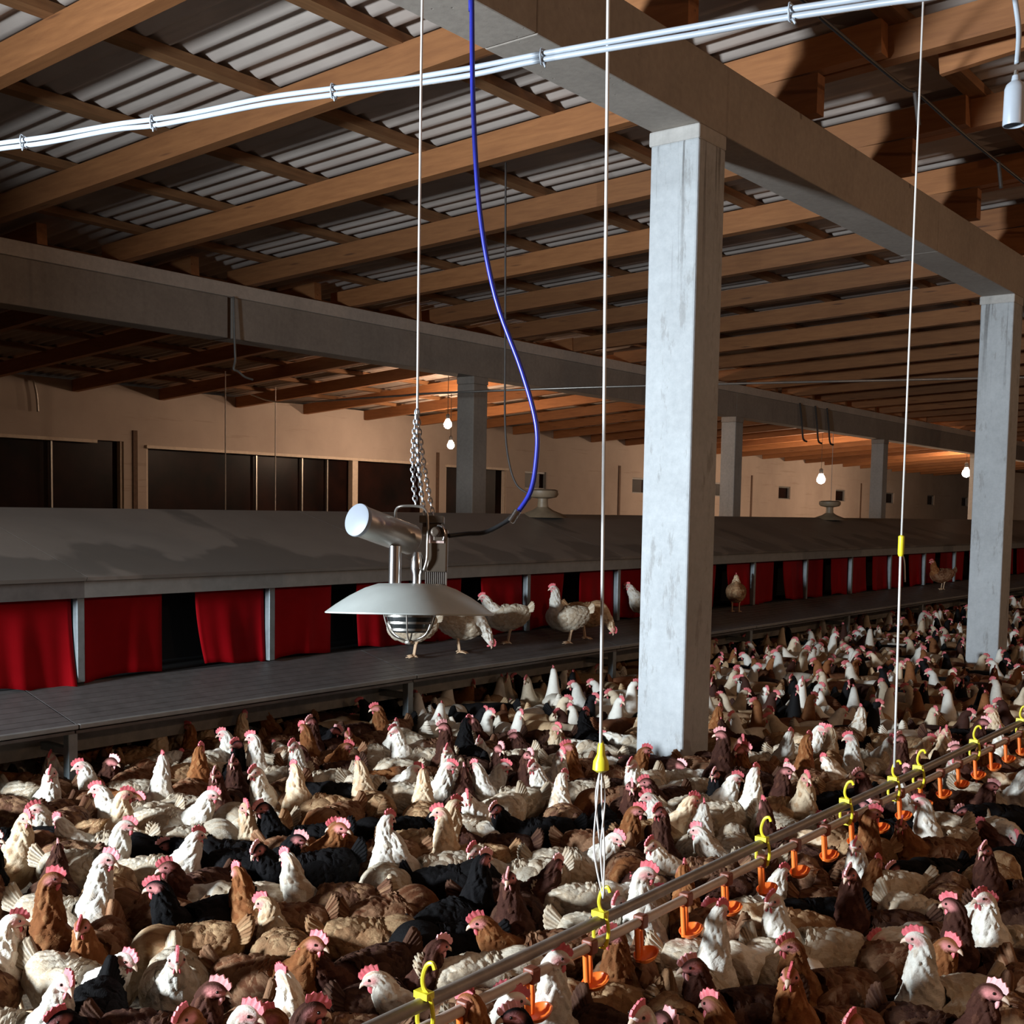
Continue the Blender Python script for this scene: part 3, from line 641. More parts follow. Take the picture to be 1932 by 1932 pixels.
# x, y, heading in degrees, plumage, pose, size, landmark, rank from it
HENS = [
(1.94,1.88,118,"d","U",1.00,11,2,170),(2.30,1.63,148,"k","U",1.00,7,0,200),(1.97,2.12,148,"b","U",1.00,11,1,200),(2.17,1.87,-31,"w","U",1.00,11,1,20),
(2.82,1.06,178,"b","U",1.00,6,2,230),(2.72,1.29,128,"b","N",1.00,20,0,180),(1.52,2.92,-51,"w","U",1.00,5,0,0),(1.93,2.40,-166,"b","U",1.00,21,0,245),
(2.55,1.64,-111,"d","U",1.00,13,0,300),(1.81,2.59,-61,"d","U",1.00,21,0,350),(2.11,2.23,128,"m","U",1.00,21,0,180),(2.41,1.84,-51,"w","T",1.00,7,0,0),
(3.14,0.99,-101,"d","U",1.00,6,1,310),(2.97,1.24,148,"b","U",1.00,20,1,200),(1.75,2.85,-141,"k","N",1.00,5,0,270),(2.09,1.46,39,"d","U",0.93,7,2,91),
(2.25,1.29,94,"m","L",0.97,20,0,147),(1.69,2.01,14,"d","T",1.05,21,1,66),(2.41,2.08,128,"m","N",1.00,11,0,180),(1.44,2.35,-44,"b","U",0.99,5,1,7),
(2.61,0.88,-39,"d","N",1.03,6,5,12),(2.05,1.64,44,"b","T",1.04,7,1,97),(2.95,1.48,148,"d","U",1.00,20,0,200),(2.48,1.12,-169,"w","N",1.04,20,4,243),
(2.70,1.83,128,"c","L",1.00,13,0,180),(2.84,0.71,114,"d","U",0.98,6,2,166),(1.36,2.64,-89,"d","U",0.95,5,0,322),(3.42,1.06,153,"w","T",1.00,6,1,205),
(2.44,1.37,133,"w","U",1.05,20,5,185),(1.72,2.28,-75,"w","U",1.05,21,0,336),(3.25,1.36,148,"b","U",1.00,20,2,200),(3.02,1.67,-6,"w","T",1.00,20,1,45),
(1.58,2.58,-54,"d","L",0.98,5,1,357),(2.94,1.86,-161,"b","U",1.00,13,0,250),(2.47,2.49,173,"d","N",1.00,11,1,225),(3.59,1.21,-111,"b","N",1.00,6,1,300),
(3.74,1.03,133,"d","T",1.00,6,0,185),(3.23,1.74,-51,"w","L",1.00,20,2,0),(2.95,2.18,138,"b","N",1.00,7,0,190),(2.28,3.06,133,"c","K",1.00,21,1,185),
(2.71,1.54,-143,"c","K",1.02,20,0,268),(2.78,2.47,148,"k","K",1.00,11,0,200),(3.56,1.53,128,"w","U",1.00,20,3,180),(3.33,0.87,-163,"m","K",1.01,6,0,248),
(3.84,1.24,153,"m","L",1.00,6,1,205),(2.57,3.00,128,"b","U",1.00,21,3,180),(2.36,2.32,-17,"d","U",0.95,11,0,35),(3.48,1.87,68,"b","U",1.00,14,0,120),
(3.57,0.82,-128,"b","L",1.05,6,0,284),(1.65,3.27,24,"m","U",0.97,5,0,77),(3.87,1.43,133,"d","T",1.00,20,2,185),(2.32,3.43,128,"b","K",1.00,5,3,180),
(3.15,2.41,-151,"d","U",1.00,3,1,260),(2.22,2.63,-76,"b","N",1.03,21,1,336),(2.06,2.87,-125,"w","N",0.99,21,1,286),(1.86,3.12,-75,"w","N",0.97,5,1,336),
(2.91,2.78,-21,"b","K",1.00,11,0,30),(2.66,2.16,-35,"w","K",1.06,11,0,16),(3.84,1.66,138,"k","L",1.00,14,0,190),(4.11,1.35,-91,"w","N",1.00,6,2,320),
(2.83,3.02,133,"m","U",1.00,18,0,185),(2.65,3.29,128,"w","L",1.00,21,2,180),(2.36,3.70,43,"c","K",1.00,5,1,95),(3.46,2.32,-51,"w","L",1.00,3,0,0),
(3.37,1.54,-106,"w","L",0.95,20,0,305),(2.59,3.49,-161,"d","N",1.00,10,3,250),(3.31,2.59,-51,"d","N",1.00,13,2,0),(1.91,3.45,-43,"b","T",1.02,5,0,8),
(2.44,2.79,62,"c","N",0.99,21,0,114),(4.51,1.17,128,"d","U",1.00,17,1,180),(2.09,3.29,-138,"b","U",0.95,5,2,273),(3.30,2.82,-51,"k","K",1.00,18,1,0),
(3.13,3.04,48,"w","T",1.00,18,1,100),(3.98,1.02,150,"w","U",1.01,6,0,202),(4.30,1.58,143,"w","U",1.00,15,1,195),(2.67,2.69,-37,"c","K",0.99,11,0,14),
(3.22,2.07,-69,"w","T",1.04,13,0,342),(2.66,3.77,-51,"w","N",1.00,21,3,0),(3.53,2.68,133,"w","N",1.00,3,4,185),(2.48,4.03,-51,"w","U",1.00,10,1,0),
(2.10,3.57,-62,"w","T",1.04,10,2,349),(3.35,2.98,148,"w","U",1.00,18,0,200),(2.42,3.20,178,"k","U",1.01,21,0,230),(3.63,1.69,123,"c","L",1.03,14,0,175),
(2.91,3.58,-51,"k","N",1.00,21,1,0),(2.29,4.39,-46,"c","U",1.00,10,0,5),(4.22,1.03,-71,"d","K",1.06,17,3,340),(2.00,3.89,-133,"m","N",0.98,5,1,278),
(3.04,2.60,-9,"k","U",1.00,11,1,42),(3.77,2.67,-41,"w","N",1.00,3,3,10),(2.50,4.29,108,"m","K",1.00,10,1,160),(3.46,2.10,-170,"w","N",0.98,3,2,242),
(2.94,3.78,133,"k","L",1.00,21,4,185),(2.76,4.01,148,"k","K",1.00,8,2,200),(3.34,3.31,148,"b","N",1.00,18,0,200),(3.77,1.86,-17,"w","N",0.94,14,0,35),
(2.71,4.22,143,"w","N",1.00,10,5,195),(2.47,4.57,-41,"k","L",1.00,10,0,10),(2.27,3.90,54,"d","N",0.93,10,1,106),(4.06,1.65,-51,"b","U",0.93,14,1,0),
(3.60,3.25,-61,"c","U",1.00,18,0,350),(3.01,4.02,-31,"w","K",1.00,21,5,20),(2.12,4.18,-65,"k","U",0.99,10,1,346),(4.36,1.36,14,"m","K",0.98,17,0,67),
(3.74,2.21,120,"d","K",0.96,3,0,172),(2.81,4.37,-71,"c","U",1.00,8,1,340),(3.97,1.96,177,"d","L",1.02,14,0,229),(5.10,1.62,148,"w","U",1.00,17,3,200),
(3.63,3.51,148,"k","K",1.00,18,0,200),(3.04,3.33,149,"k","N",1.05,21,2,201),(4.06,3.02,133,"k","N",1.00,3,1,185),(4.24,1.87,37,"m","K",0.96,12,0,89),
(3.99,2.20,129,"m","N",1.00,14,0,181),(4.72,1.28,-9,"c","K",1.02,17,0,42),(5.07,1.82,-31,"k","K",1.00,4,2,20),(3.86,2.46,-147,"b","L",1.00,3,0,264),
(3.33,4.10,128,"w","K",1.00,21,7,180),(4.80,2.25,-111,"w","N",1.00,12,0,300),(4.46,1.73,0,"b","T",1.01,15,1,53),(4.63,1.52,158,"k","L",0.95,6,1,210),
(3.05,4.53,138,"w","N",1.00,8,6,190),(4.62,2.61,133,"w","N",1.00,0,6,185),(3.15,3.51,-74,"b","N",1.04,18,4,337),(4.22,2.17,141,"w","N",0.99,14,1,193),
(3.57,2.99,131,"c","T",0.97,11,2,183),(4.08,2.42,-138,"d","T",0.99,3,2,273),(4.96,1.36,160,"k","L",0.95,17,0,213),(3.26,4.55,113,"w","T",1.00,8,9,165),
(4.58,2.89,-141,"d","U",1.00,2,3,270),(4.88,2.52,-51,"w","T",1.00,12,3,0),(4.49,2.04,89,"d","T",0.97,12,0,141),(4.87,1.59,147,"b","N",1.02,17,0,199),
(3.69,4.07,128,"c","U",1.00,18,5,180),(3.76,3.01,123,"d","N",0.97,18,1,176),(4.66,1.87,110,"c","L",1.06,15,0,163),(3.45,4.39,-141,"d","U",1.00,8,3,270),
(5.68,1.56,148,"k","L",1.00,17,1,200),(3.30,3.64,128,"k","U",1.04,18,4,180),(4.32,2.39,27,"w","N",1.00,14,3,79),(4.08,2.71,-63,"b","U",0.98,3,3,348),
(5.24,1.28,107,"d","N",0.95,17,0,159),(3.24,3.84,-159,"c","T",0.95,21,3,253),(4.94,2.68,-46,"w","N",1.00,0,5,5),(4.48,2.29,28,"w","K",0.95,12,1,80),
(2.49,4.91,-124,"d","U",1.00,10,0,287),(2.72,4.61,-150,"m","N",1.03,8,2,261),(3.24,4.93,148,"w","U",1.00,8,4,200),(4.76,2.04,155,"m","L",0.96,15,0,208),
(4.41,3.47,128,"w","U",1.00,18,13,180),(4.74,3.09,148,"b","K",1.00,2,3,200),(4.36,2.60,-26,"c","N",1.04,14,1,25),(3.93,4.14,128,"k","L",1.00,18,3,180),
(3.07,4.28,-55,"w","N",1.04,21,9,357),(4.16,3.87,-51,"w","U",1.00,18,2,0),(3.89,3.30,-81,"w","L",0.94,18,3,331),(4.70,3.30,133,"w","U",1.00,2,3,185),
(5.40,1.46,-149,"w","L",1.00,17,0,262),(4.41,3.69,-51,"w","N",1.00,18,7,0),(3.56,3.80,-169,"b","K",1.05,18,3,242),(3.71,4.60,-141,"d","U",1.00,8,4,270),
(2.79,4.81,-151,"m","K",0.99,8,1,260),(4.34,2.87,37,"k","L",0.96,3,0,89),(4.14,4.14,-41,"w","N",1.00,18,4,10),(6.05,1.72,-81,"w","U",1.00,17,2,330),
(5.02,2.07,-50,"b","K",0.97,15,0,1),(2.69,5.08,115,"m","L",1.03,10,0,167),(5.37,1.74,77,"w","U",1.00,4,4,129),(4.05,4.39,143,"w","T",1.00,18,12,195),
(4.18,3.34,178,"w","N",1.04,18,9,231),(3.97,3.62,43,"c","U",0.97,18,1,95),(3.05,4.81,-74,"b","L",1.03,10,4,338),(4.38,3.13,49,"m","U",0.95,2,1,101),
(3.96,4.66,123,"w","T",1.00,8,17,175),(5.82,1.36,26,"w","U",0.98,17,1,79),(3.89,3.85,62,"c","U",1.04,18,2,114),(5.29,2.07,-152,"k","N",0.94,15,0,260),
(2.90,5.13,-83,"w","U",1.05,10,0,329),(6.43,1.63,98,"c","L",1.00,17,1,150),(4.18,3.56,35,"d","N",1.00,18,0,88),(4.22,4.49,148,"d","U",1.00,18,3,200),
(5.15,2.35,-86,"c","U",1.01,12,0,325),(5.19,3.33,-41,"b","N",1.00,2,0,10),(5.52,1.97,108,"d","U",1.01,4,2,160),(3.73,4.33,-170,"m","U",1.04,21,3,241),
(4.24,4.69,-31,"b","N",1.00,18,8,20),(4.91,2.89,-179,"d","N",0.99,0,1,232),(3.49,4.71,29,"b","U",1.03,8,11,81),(5.84,1.73,-120,"d","N",1.00,17,2,292),
(3.01,5.34,129,"b","L",1.02,10,0,181),(5.49,2.22,148,"k","L",0.98,15,1,201),(4.09,5.00,118,"w","U",1.00,8,15,170),(2.91,5.55,-144,"k","L",0.98,8,0,267),
(5.77,1.93,56,"d","N",0.97,4,3,109),(3.22,5.19,-104,"b","L",0.95,8,2,308),(5.32,2.54,-124,"d","U",0.98,15,1,287),(5.20,2.72,-171,"k","N",0.99,12,0,240),
(4.44,4.72,138,"b","T",1.00,18,6,190),(5.29,3.70,-51,"w","L",1.00,2,1,0),(3.44,5.11,24,"b","K",1.05,8,6,77),(4.62,3.61,-115,"d","U",1.03,18,5,296),
(5.53,2.49,44,"m","N",0.97,15,2,96),(5.04,3.10,-170,"w","U",1.05,0,3,242),(3.21,5.46,-134,"w","N",1.02,8,1,277),(4.91,3.31,144,"d","L",0.95,2,0,197),
(5.20,2.95,164,"w","L",0.96,0,2,216),(5.74,2.27,-44,"c","L",1.00,4,2,7),(3.66,4.94,2,"c","L",1.06,8,3,54),(4.83,4.44,123,"w","U",1.00,9,6,175),
(6.06,2.93,-51,"w","U",1.00,12,8,0),(3.42,5.32,-117,"d","N",1.04,8,0,295),(4.84,3.55,-121,"w","U",1.02,2,7,290),(3.01,5.87,43,"b","U",1.02,10,1,95),
(4.54,3.94,-152,"w","U",1.00,18,5,260),(4.41,4.14,156,"b","L",1.00,18,2,209),(6.03,2.13,4,"d","N",0.99,4,0,56),(3.87,4.88,-128,"k","U",1.00,8,4,283),
(5.50,2.84,124,"d","T",1.06,12,3,176),(6.55,2.52,-81,"w","N",1.00,4,1,330),(6.25,1.93,-158,"w","U",0.95,4,5,254),(5.79,2.56,43,"b","T",1.01,12,1,95),
(5.38,3.09,-42,"w","L",0.93,0,0,9),(5.98,2.37,108,"m","N",0.94,4,0,161),(3.67,5.31,19,"w","L",1.00,8,5,72),(3.42,5.67,-14,"b","N",1.05,8,0,37),
(3.85,5.12,15,"w","L",1.05,8,11,68),(5.09,3.55,-166,"b","U",1.03,2,1,245),(4.89,3.85,-161,"d","N",1.05,18,7,251),(4.51,4.36,109,"w","K",1.01,18,6,161),
(3.30,5.91,-164,"w","U",0.96,8,2,247),(5.76,2.82,176,"b","U",0.98,12,0,228),(5.59,3.05,-82,"b","U",1.04,0,0,329),(6.52,1.88,118,"d","U",0.99,17,5,171),
(4.78,4.11,106,"d","T",1.02,18,2,158),(6.76,1.68,98,"d","N",0.96,16,3,151),(6.36,2.21,161,"d","T",1.03,4,1,214),(3.77,5.51,13,"c","U",1.02,8,0,66),
(5.49,3.36,-87,"d","L",1.02,0,0,324),(6.07,2.63,-78,"c","K",0.99,15,3,333),(3.55,5.86,-129,"w","L",0.96,8,0,282),(6.28,2.44,166,"w","T",0.97,4,0,218),
(3.96,5.39,55,"b","U",0.95,8,10,107),(5.80,3.07,-96,"d","U",1.03,0,3,315),(3.72,5.73,171,"m","N",0.98,8,0,223),(5.12,4.01,148,"w","L",0.98,2,18,200),
(4.35,5.00,69,"m","L",0.95,9,4,121),(6.76,2.00,-151,"b","U",0.95,17,2,261),(5.01,4.25,59,"k","U",1.04,9,4,111),(3.56,6.10,-5,"b","U",1.00,8,1,46),
(6.95,1.85,57,"w","U",1.00,16,2,109),(6.65,2.22,-108,"c","U",1.06,4,1,303),(4.75,4.70,-23,"w","U",0.97,9,7,29),(4.16,5.46,65,"c","U",1.02,8,6,117),
(6.35,2.69,22,"c","U",0.98,19,4,75),(4.30,5.30,70,"c","U",1.02,8,8,122),(7.17,1.69,109,"b","K",0.98,17,1,161),(5.38,4.00,142,"d","N",0.96,2,5,194),
(4.62,4.98,-175,"d","T",0.98,9,6,237),(5.61,3.77,86,"w","L",1.02,2,0,138),(3.99,5.82,71,"b","T",0.95,8,7,124),(5.25,4.29,-154,"m","N",0.93,18,2,258),
(7.65,2.21,128,"k","L",1.00,16,1,180),(4.53,5.21,-58,"b","L",0.99,9,12,353),(3.88,6.06,6,"b","U",0.97,8,3,58),(4.19,5.69,-166,"c","U",1.06,8,2,245),
(6.95,2.22,12,"b","K",0.99,4,0,65),(7.10,2.04,139,"d","N",1.04,16,4,191),(6.43,2.92,-37,"w","U",0.97,15,5,14),(6.83,2.43,-56,"c","N",0.93,4,0,355),
(6.20,3.25,-107,"c","K",1.02,0,4,305),(5.15,4.60,156,"m","L",0.95,9,0,209),(7.90,2.10,128,"c","U",1.00,16,1,180),(5.89,3.68,95,"w","L",1.02,2,2,147),
(4.93,4.95,-173,"b","N",0.98,9,4,238),(5.63,4.06,-149,"c","U",0.96,2,0,262),(4.47,5.58,161,"k","L",0.97,8,5,213),(4.77,5.22,-115,"k","N",1.03,9,7,296),
(7.35,1.97,106,"c","L",1.05,17,2,159),(6.14,3.58,78,"w","N",0.97,0,1,131),(6.80,2.79,110,"k","L",0.94,19,1,162),(5.87,3.98,45,"k","N",1.06,2,0,98),
(4.30,5.98,-99,"b","N",0.99,8,9,313),(5.17,4.87,79,"w","L",0.97,9,2,131),(6.97,3.56,-51,"c","N",1.00,0,8,0),(5.54,4.42,132,"d","U",0.94,9,9,184),
(6.48,3.26,73,"d","N",0.99,12,5,126),(5.02,5.14,19,"d","L",1.04,9,2,71),(7.15,2.44,-115,"c","N",0.95,4,4,297),(5.41,4.65,73,"w","N",0.97,9,8,125),
(6.70,3.06,-112,"c","L",0.99,19,5,299),(7.31,2.29,-85,"d","U",1.05,4,5,326),(4.52,5.84,-44,"m","L",0.99,8,5,7),(4.81,5.50,169,"b","U",1.06,9,11,221),
(5.80,4.26,129,"d","L",0.96,2,4,182),(7.61,2.00,-21,"c","L",0.98,16,3,30),(7.10,2.66,-141,"c","K",0.94,4,3,270),(6.44,3.51,8,"b","U",1.01,0,2,60),
(7.79,1.86,77,"d","U",1.02,16,2,129),(5.29,5.10,-168,"b","U",1.01,9,1,243),(7.04,2.88,-16,"m","U",1.04,19,0,35),(6.24,3.90,21,"c","U",0.96,0,0,73),
]
# the far part of the flock: x, y, heading, plumage, pose
FAR_HENS = [
(5.11,5.35,139,"c","L"),(6.71,3.36,166,"w","U"),(5.48,4.92,29,"w","N"),(6.88,4.14,128,"k","K"),(6.09,4.18,74,"m","U"),(5.65,4.75,-93,"w","U"),(6.44,3.78,31,"b","K"),
(4.85,5.81,77,"c","N"),(5.82,4.58,-117,"w","U"),(4.67,6.05,-143,"c","U"),(7.41,2.58,-50,"w","K"),(6.98,3.14,123,"c","N"),(5.99,4.41,-75,"c","L"),(7.32,3.71,128,"c","U"),
(7.28,2.89,-56,"k","T"),(5.12,5.67,-34,"d","L"),(6.69,3.70,93,"c","N"),(7.66,2.47,-77,"d","U"),(6.36,4.13,-17,"b","L"),(5.44,5.31,145,"k","U"),(5.30,5.49,176,"m","L"),
(7.01,3.36,153,"b","T"),(6.53,3.98,-160,"d","U"),(7.24,3.13,-28,"w","N"),(6.28,4.35,163,"d","N"),(7.41,3.92,-51,"c","U"),(5.85,4.95,-108,"k","N"),(5.69,5.16,74,"w","U"),
(6.16,4.59,-62,"c","U"),(7.59,2.81,51,"w","U"),(5.06,6.02,123,"b","K"),(7.95,2.37,-77,"c","L"),(7.47,3.05,-78,"b","N"),(5.58,5.46,107,"k","L"),(8.22,2.11,128,"d","U"),
(6.52,4.32,-111,"w","U"),(5.30,5.88,51,"c","L"),(5.45,5.69,14,"d","K"),(7.84,2.66,-132,"c","U"),(7.32,3.33,-36,"b","T"),(6.12,4.87,-140,"b","K"),(6.92,3.87,32,"c","T"),
(6.43,4.53,-85,"k","U"),(7.11,3.73,105,"m","U"),(6.88,5.00,43,"w","T"),(5.98,5.23,0,"w","L"),(8.25,2.37,19,"b","U"),(7.82,2.95,-15,"m","T"),(6.36,4.79,6,"w","K"),
(5.82,5.48,113,"k","U"),(7.65,3.20,161,"w","N"),(6.78,4.41,-41,"w","T"),(6.24,5.10,137,"k","L"),(5.56,6.00,-9,"w","U"),(8.55,2.20,139,"c","K"),(8.15,2.74,44,"b","U"),
(6.62,4.72,-147,"w","N"),(7.16,4.07,-77,"c","K"),(5.79,5.83,151,"d","U"),(7.63,3.52,-135,"k","T"),(8.39,2.57,132,"w","T"),(8.12,2.97,51,"b","L"),(8.84,2.10,154,"m","N"),
(7.04,4.40,145,"c","N"),(6.36,5.28,146,"c","K"),(6.54,5.06,54,"c","L"),(7.88,3.37,32,"w","N"),(7.59,3.76,-95,"d","U"),(6.22,5.51,26,"w","U"),(8.04,3.20,29,"w","U"),
(6.91,4.67,147,"w","U"),(5.80,6.09,-47,"d","N"),(6.08,5.79,-88,"w","N"),(8.44,2.81,100,"c","U"),(8.82,2.38,63,"m","T"),(8.70,2.56,5,"k","U"),(8.34,3.02,58,"c","U"),
(7.94,3.59,-148,"w","T"),(7.27,4.47,-6,"m","N"),(9.05,2.23,-174,"c","K"),(7.64,4.04,166,"c","K"),(8.28,3.24,51,"k","N"),(7.80,3.86,-127,"w","U"),(6.05,6.08,155,"b","L"),
(7.51,4.25,171,"b","T"),(6.35,5.73,21,"b","K"),(6.64,5.37,23,"m","U"),(8.18,3.45,32,"b","K"),(9.02,2.46,-85,"c","U"),(7.17,4.82,4,"d","K"),(8.65,2.97,-147,"k","U"),
(8.83,2.75,-55,"b","N"),(6.32,5.97,-91,"c","N"),(8.67,4.01,128,"k","L"),(6.94,5.24,-163,"c","U"),(7.50,4.54,-26,"w","U"),(6.61,5.70,-110,"b","N"),
(7.81,4.19,-162,"d","U"),(8.04,3.93,94,"d","U"),(7.69,4.38,179,"m","K"),(8.24,3.70,-98,"w","U"),(9.28,2.42,1,"d","U"),(9.09,2.68,-48,"d","K"),(8.46,3.48,-143,"k","U"),
(6.92,5.49,-140,"c","U"),(8.66,3.28,-147,"m","U"),(7.22,5.12,25,"k","U"),(9.00,2.94,-29,"b","T"),(7.48,4.86,130,"w","N"),(8.20,4.04,116,"w","U"),(9.51,2.38,-123,"w","U"),
(6.62,6.07,-155,"d","N"),(7.84,4.53,-7,"k","U"),(9.34,2.64,145,"m","N"),(8.90,3.24,77,"w","L"),(8.47,3.81,178,"k","U"),(9.23,2.85,-156,"k","U"),(6.93,5.78,32,"b","N"),
(7.22,5.43,164,"k","N"),(7.73,4.79,60,"k","K"),(8.12,4.33,-20,"c","U"),(8.71,3.65,148,"c","T"),(9.81,2.35,166,"b","U"),(9.24,3.09,-55,"c","N"),(7.56,5.23,57,"b","N"),
(8.43,4.14,77,"m","L"),(9.11,3.32,59,"k","U"),(7.19,5.76,57,"k","K"),(7.75,5.07,53,"c","L"),(7.97,4.83,-120,"m","T"),(9.01,3.51,-126,"d","N"),(7.02,6.07,-73,"c","N"),
(9.68,2.73,-163,"b","T"),(8.21,4.61,-29,"b","U"),(8.90,3.77,-6,"b","L"),(7.54,5.50,5,"w","N"),(9.54,3.02,101,"w","U"),(7.45,5.75,-60,"c","T"),(9.43,3.23,63,"b","T"),
(8.48,4.46,-123,"c","U"),(8.66,4.27,119,"m","U"),(10.10,2.45,-79,"c","K"),(9.30,3.47,101,"w","L"),(8.04,5.11,-21,"b","N"),(9.96,2.68,-126,"w","N"),(8.22,4.91,89,"c","K"),
(7.35,6.04,145,"b","T"),(9.02,3.95,-150,"c","N"),(9.85,2.93,124,"d","L"),(9.65,3.20,130,"c","L"),(7.96,5.39,-51,"c","K"),(9.22,3.80,110,"c","L"),(7.81,5.62,-175,"b","K"),
(8.44,4.82,100,"w","L"),(7.68,5.85,-161,"d","U"),(9.60,3.42,167,"w","N"),(8.77,4.50,-89,"w","U"),(8.94,4.30,61,"d","K"),(8.32,5.14,-81,"w","K"),(10.17,2.82,-70,"b","U"),
(9.49,3.72,150,"m","U"),(9.91,3.21,98,"k","U"),(10.41,2.60,-29,"k","L"),(8.21,5.40,-179,"w","N"),(9.40,3.95,142,"b","U"),(8.59,5.03,-3,"w","N"),(9.23,4.24,117,"w","T"),
(7.77,6.10,-42,"w","N"),(8.81,4.79,-45,"w","L"),(8.11,5.68,-76,"c","N"),(10.16,3.09,-158,"b","L"),(8.98,4.60,61,"w","K"),(9.69,3.79,118,"b","U"),(9.98,3.43,1,"b","N"),
(9.19,4.50,47,"b","N"),(8.01,6.03,-98,"w","U"),(9.48,4.17,-40,"b","U"),(10.38,3.03,-119,"b","L"),(8.59,5.32,-63,"c","L"),(9.89,3.67,-117,"c","U"),
(8.40,5.57,-177,"m","N"),(10.19,3.35,-117,"c","N"),(8.98,4.93,-105,"b","U"),(9.41,4.40,0,"d","N"),(10.63,2.86,104,"w","U"),(9.75,4.01,-30,"b","U"),
(10.85,2.66,98,"w","N"),(9.19,4.79,110,"w","K"),(8.90,5.16,-150,"w","N"),(8.33,5.90,104,"w","N"),(9.71,4.23,163,"d","K"),(9.39,4.65,-81,"b","U"),(8.79,5.45,-82,"b","K"),
(10.40,3.41,83,"c","K"),(10.09,3.87,152,"k","U"),(10.87,2.89,-172,"c","L"),(9.65,4.45,-50,"c","T"),(8.57,5.83,-61,"c","L"),(10.31,3.65,-88,"k","U"),
(10.75,3.10,-81,"k","U"),(10.61,3.33,49,"k","U"),(10.02,4.09,-4,"d","N"),(9.27,5.09,138,"c","U"),(8.79,5.72,-154,"m","N"),(8.52,6.08,-167,"b","N"),
(9.92,4.30,-38,"k","K"),(9.05,5.49,-1,"k","U"),(9.68,4.71,102,"w","N"),(11.25,2.74,114,"k","K"),(10.30,3.97,-51,"b","N"),(9.55,4.94,74,"k","L"),(11.03,3.08,-3,"b","L"),
(8.74,6.01,-143,"k","U"),(10.87,3.31,-58,"c","U"),(9.26,5.37,11,"b","U"),(10.67,3.58,38,"b","U"),(10.49,3.86,83,"c","N"),(10.24,4.21,-26,"m","U"),(10.05,4.50,-7,"m","U"),
(9.92,4.68,167,"m","N"),(9.11,5.71,-8,"m","N"),(9.80,4.89,-31,"c","K"),(11.30,2.98,152,"k","U"),(11.52,2.74,52,"m","N"),(9.51,5.33,-112,"c","U"),(9.34,5.57,168,"b","K"),
(11.06,3.40,-100,"b","L"),(10.52,4.11,143,"w","U"),(9.08,6.00,93,"b","N"),(10.28,4.48,-112,"m","N"),(9.81,5.14,-134,"b","U"),(10.96,3.68,36,"b","N"),
(10.19,4.69,-105,"b","U"),(11.37,3.20,0,"w","U"),(9.31,5.82,158,"b","N"),(10.79,3.95,41,"c","K"),(9.73,5.33,-110,"k","N"),(11.69,2.92,-30,"b","U"),
(10.02,5.08,77,"k","U"),(10.59,4.35,-92,"c","U"),(10.78,4.19,-142,"k","N"),(10.21,4.93,-158,"c","U"),(11.28,3.60,167,"c","K"),(9.72,5.60,0,"k","U"),
(9.40,6.03,-27,"m","K"),(10.46,4.71,127,"m","N"),(11.09,3.95,-92,"w","U"),(9.98,5.36,153,"c","U"),(9.66,5.83,-112,"m","U"),(11.31,3.82,37,"c","U"),
(10.23,5.20,-126,"d","N"),(10.85,4.43,-135,"w","K"),(11.94,3.07,32,"w","U"),(9.97,5.59,-66,"c","U"),(11.02,4.25,-84,"c","N"),(10.46,5.10,130,"m","U"),
(10.69,4.82,-33,"w","N"),(10.85,4.66,39,"c","L"),(11.66,3.67,-133,"d","T"),(9.93,5.87,-39,"c","L"),(11.37,4.05,-11,"k","L"),(11.54,3.85,-122,"w","L"),
(9.82,6.09,0,"b","U"),(11.18,4.38,130,"c","N"),(12.19,3.11,68,"w","N"),(10.31,5.51,-165,"w","N"),(10.14,5.74,90,"d","N"),(12.11,3.33,-109,"c","U"),
(10.76,5.06,-109,"c","U"),(11.39,4.32,116,"d","L"),(11.16,4.62,19,"c","N"),(10.59,5.37,35,"w","N"),(10.97,4.89,158,"w","U"),(11.73,4.00,83,"c","U"),
(11.91,3.81,118,"b","U"),(12.07,3.62,18,"b","T"),(12.46,3.14,149,"d","U"),(10.19,6.10,-99,"m","L"),(12.36,3.40,30,"k","N"),(10.55,5.74,-19,"b","T"),
(11.11,5.07,-27,"w","N"),(11.53,4.55,57,"d","L"),(11.30,4.86,-101,"w","T"),(10.92,5.38,151,"d","U"),(11.77,4.31,151,"m","K"),(12.15,3.83,-136,"k","U"),
(12.33,3.62,-56,"d","N"),(10.80,5.59,-166,"b","N"),(12.58,3.34,25,"k","U"),(10.45,6.04,-7,"c","N"),(12.05,4.03,16,"k","U"),(12.74,3.21,3,"c","L"),
(12.56,3.57,-43,"k","L"),(11.60,4.84,147,"b","N"),(11.81,4.59,16,"m","T"),(11.43,5.09,-39,"m","N"),(10.72,6.00,-56,"d","N"),(12.02,4.38,-98,"k","N"),
(11.27,5.33,14,"c","T"),(12.41,3.89,81,"c","L"),(10.92,5.79,-151,"b","L"),(12.29,4.12,-41,"w","U"),(12.86,3.45,54,"w","U"),(11.17,5.63,35,"c","T"),
(13.05,3.30,140,"b","N"),(11.68,5.06,68,"m","U"),(11.87,4.82,-33,"d","N"),(12.80,3.65,-2,"w","U"),(10.93,6.10,-74,"c","U"),(12.26,4.42,98,"w","L"),
(12.09,4.70,-142,"d","L"),(12.77,3.85,159,"m","L"),(12.55,4.18,5,"k","N"),(11.46,5.57,-153,"c","N"),(11.24,5.86,-152,"b","L"),(13.04,3.62,-84,"w","T"),
(11.94,5.03,-36,"c","N"),(13.37,3.21,-28,"m","U"),(11.14,6.06,-99,"b","T"),(12.72,4.06,-175,"w","K"),(11.70,5.35,57,"k","U"),(13.26,3.43,178,"k","K"),
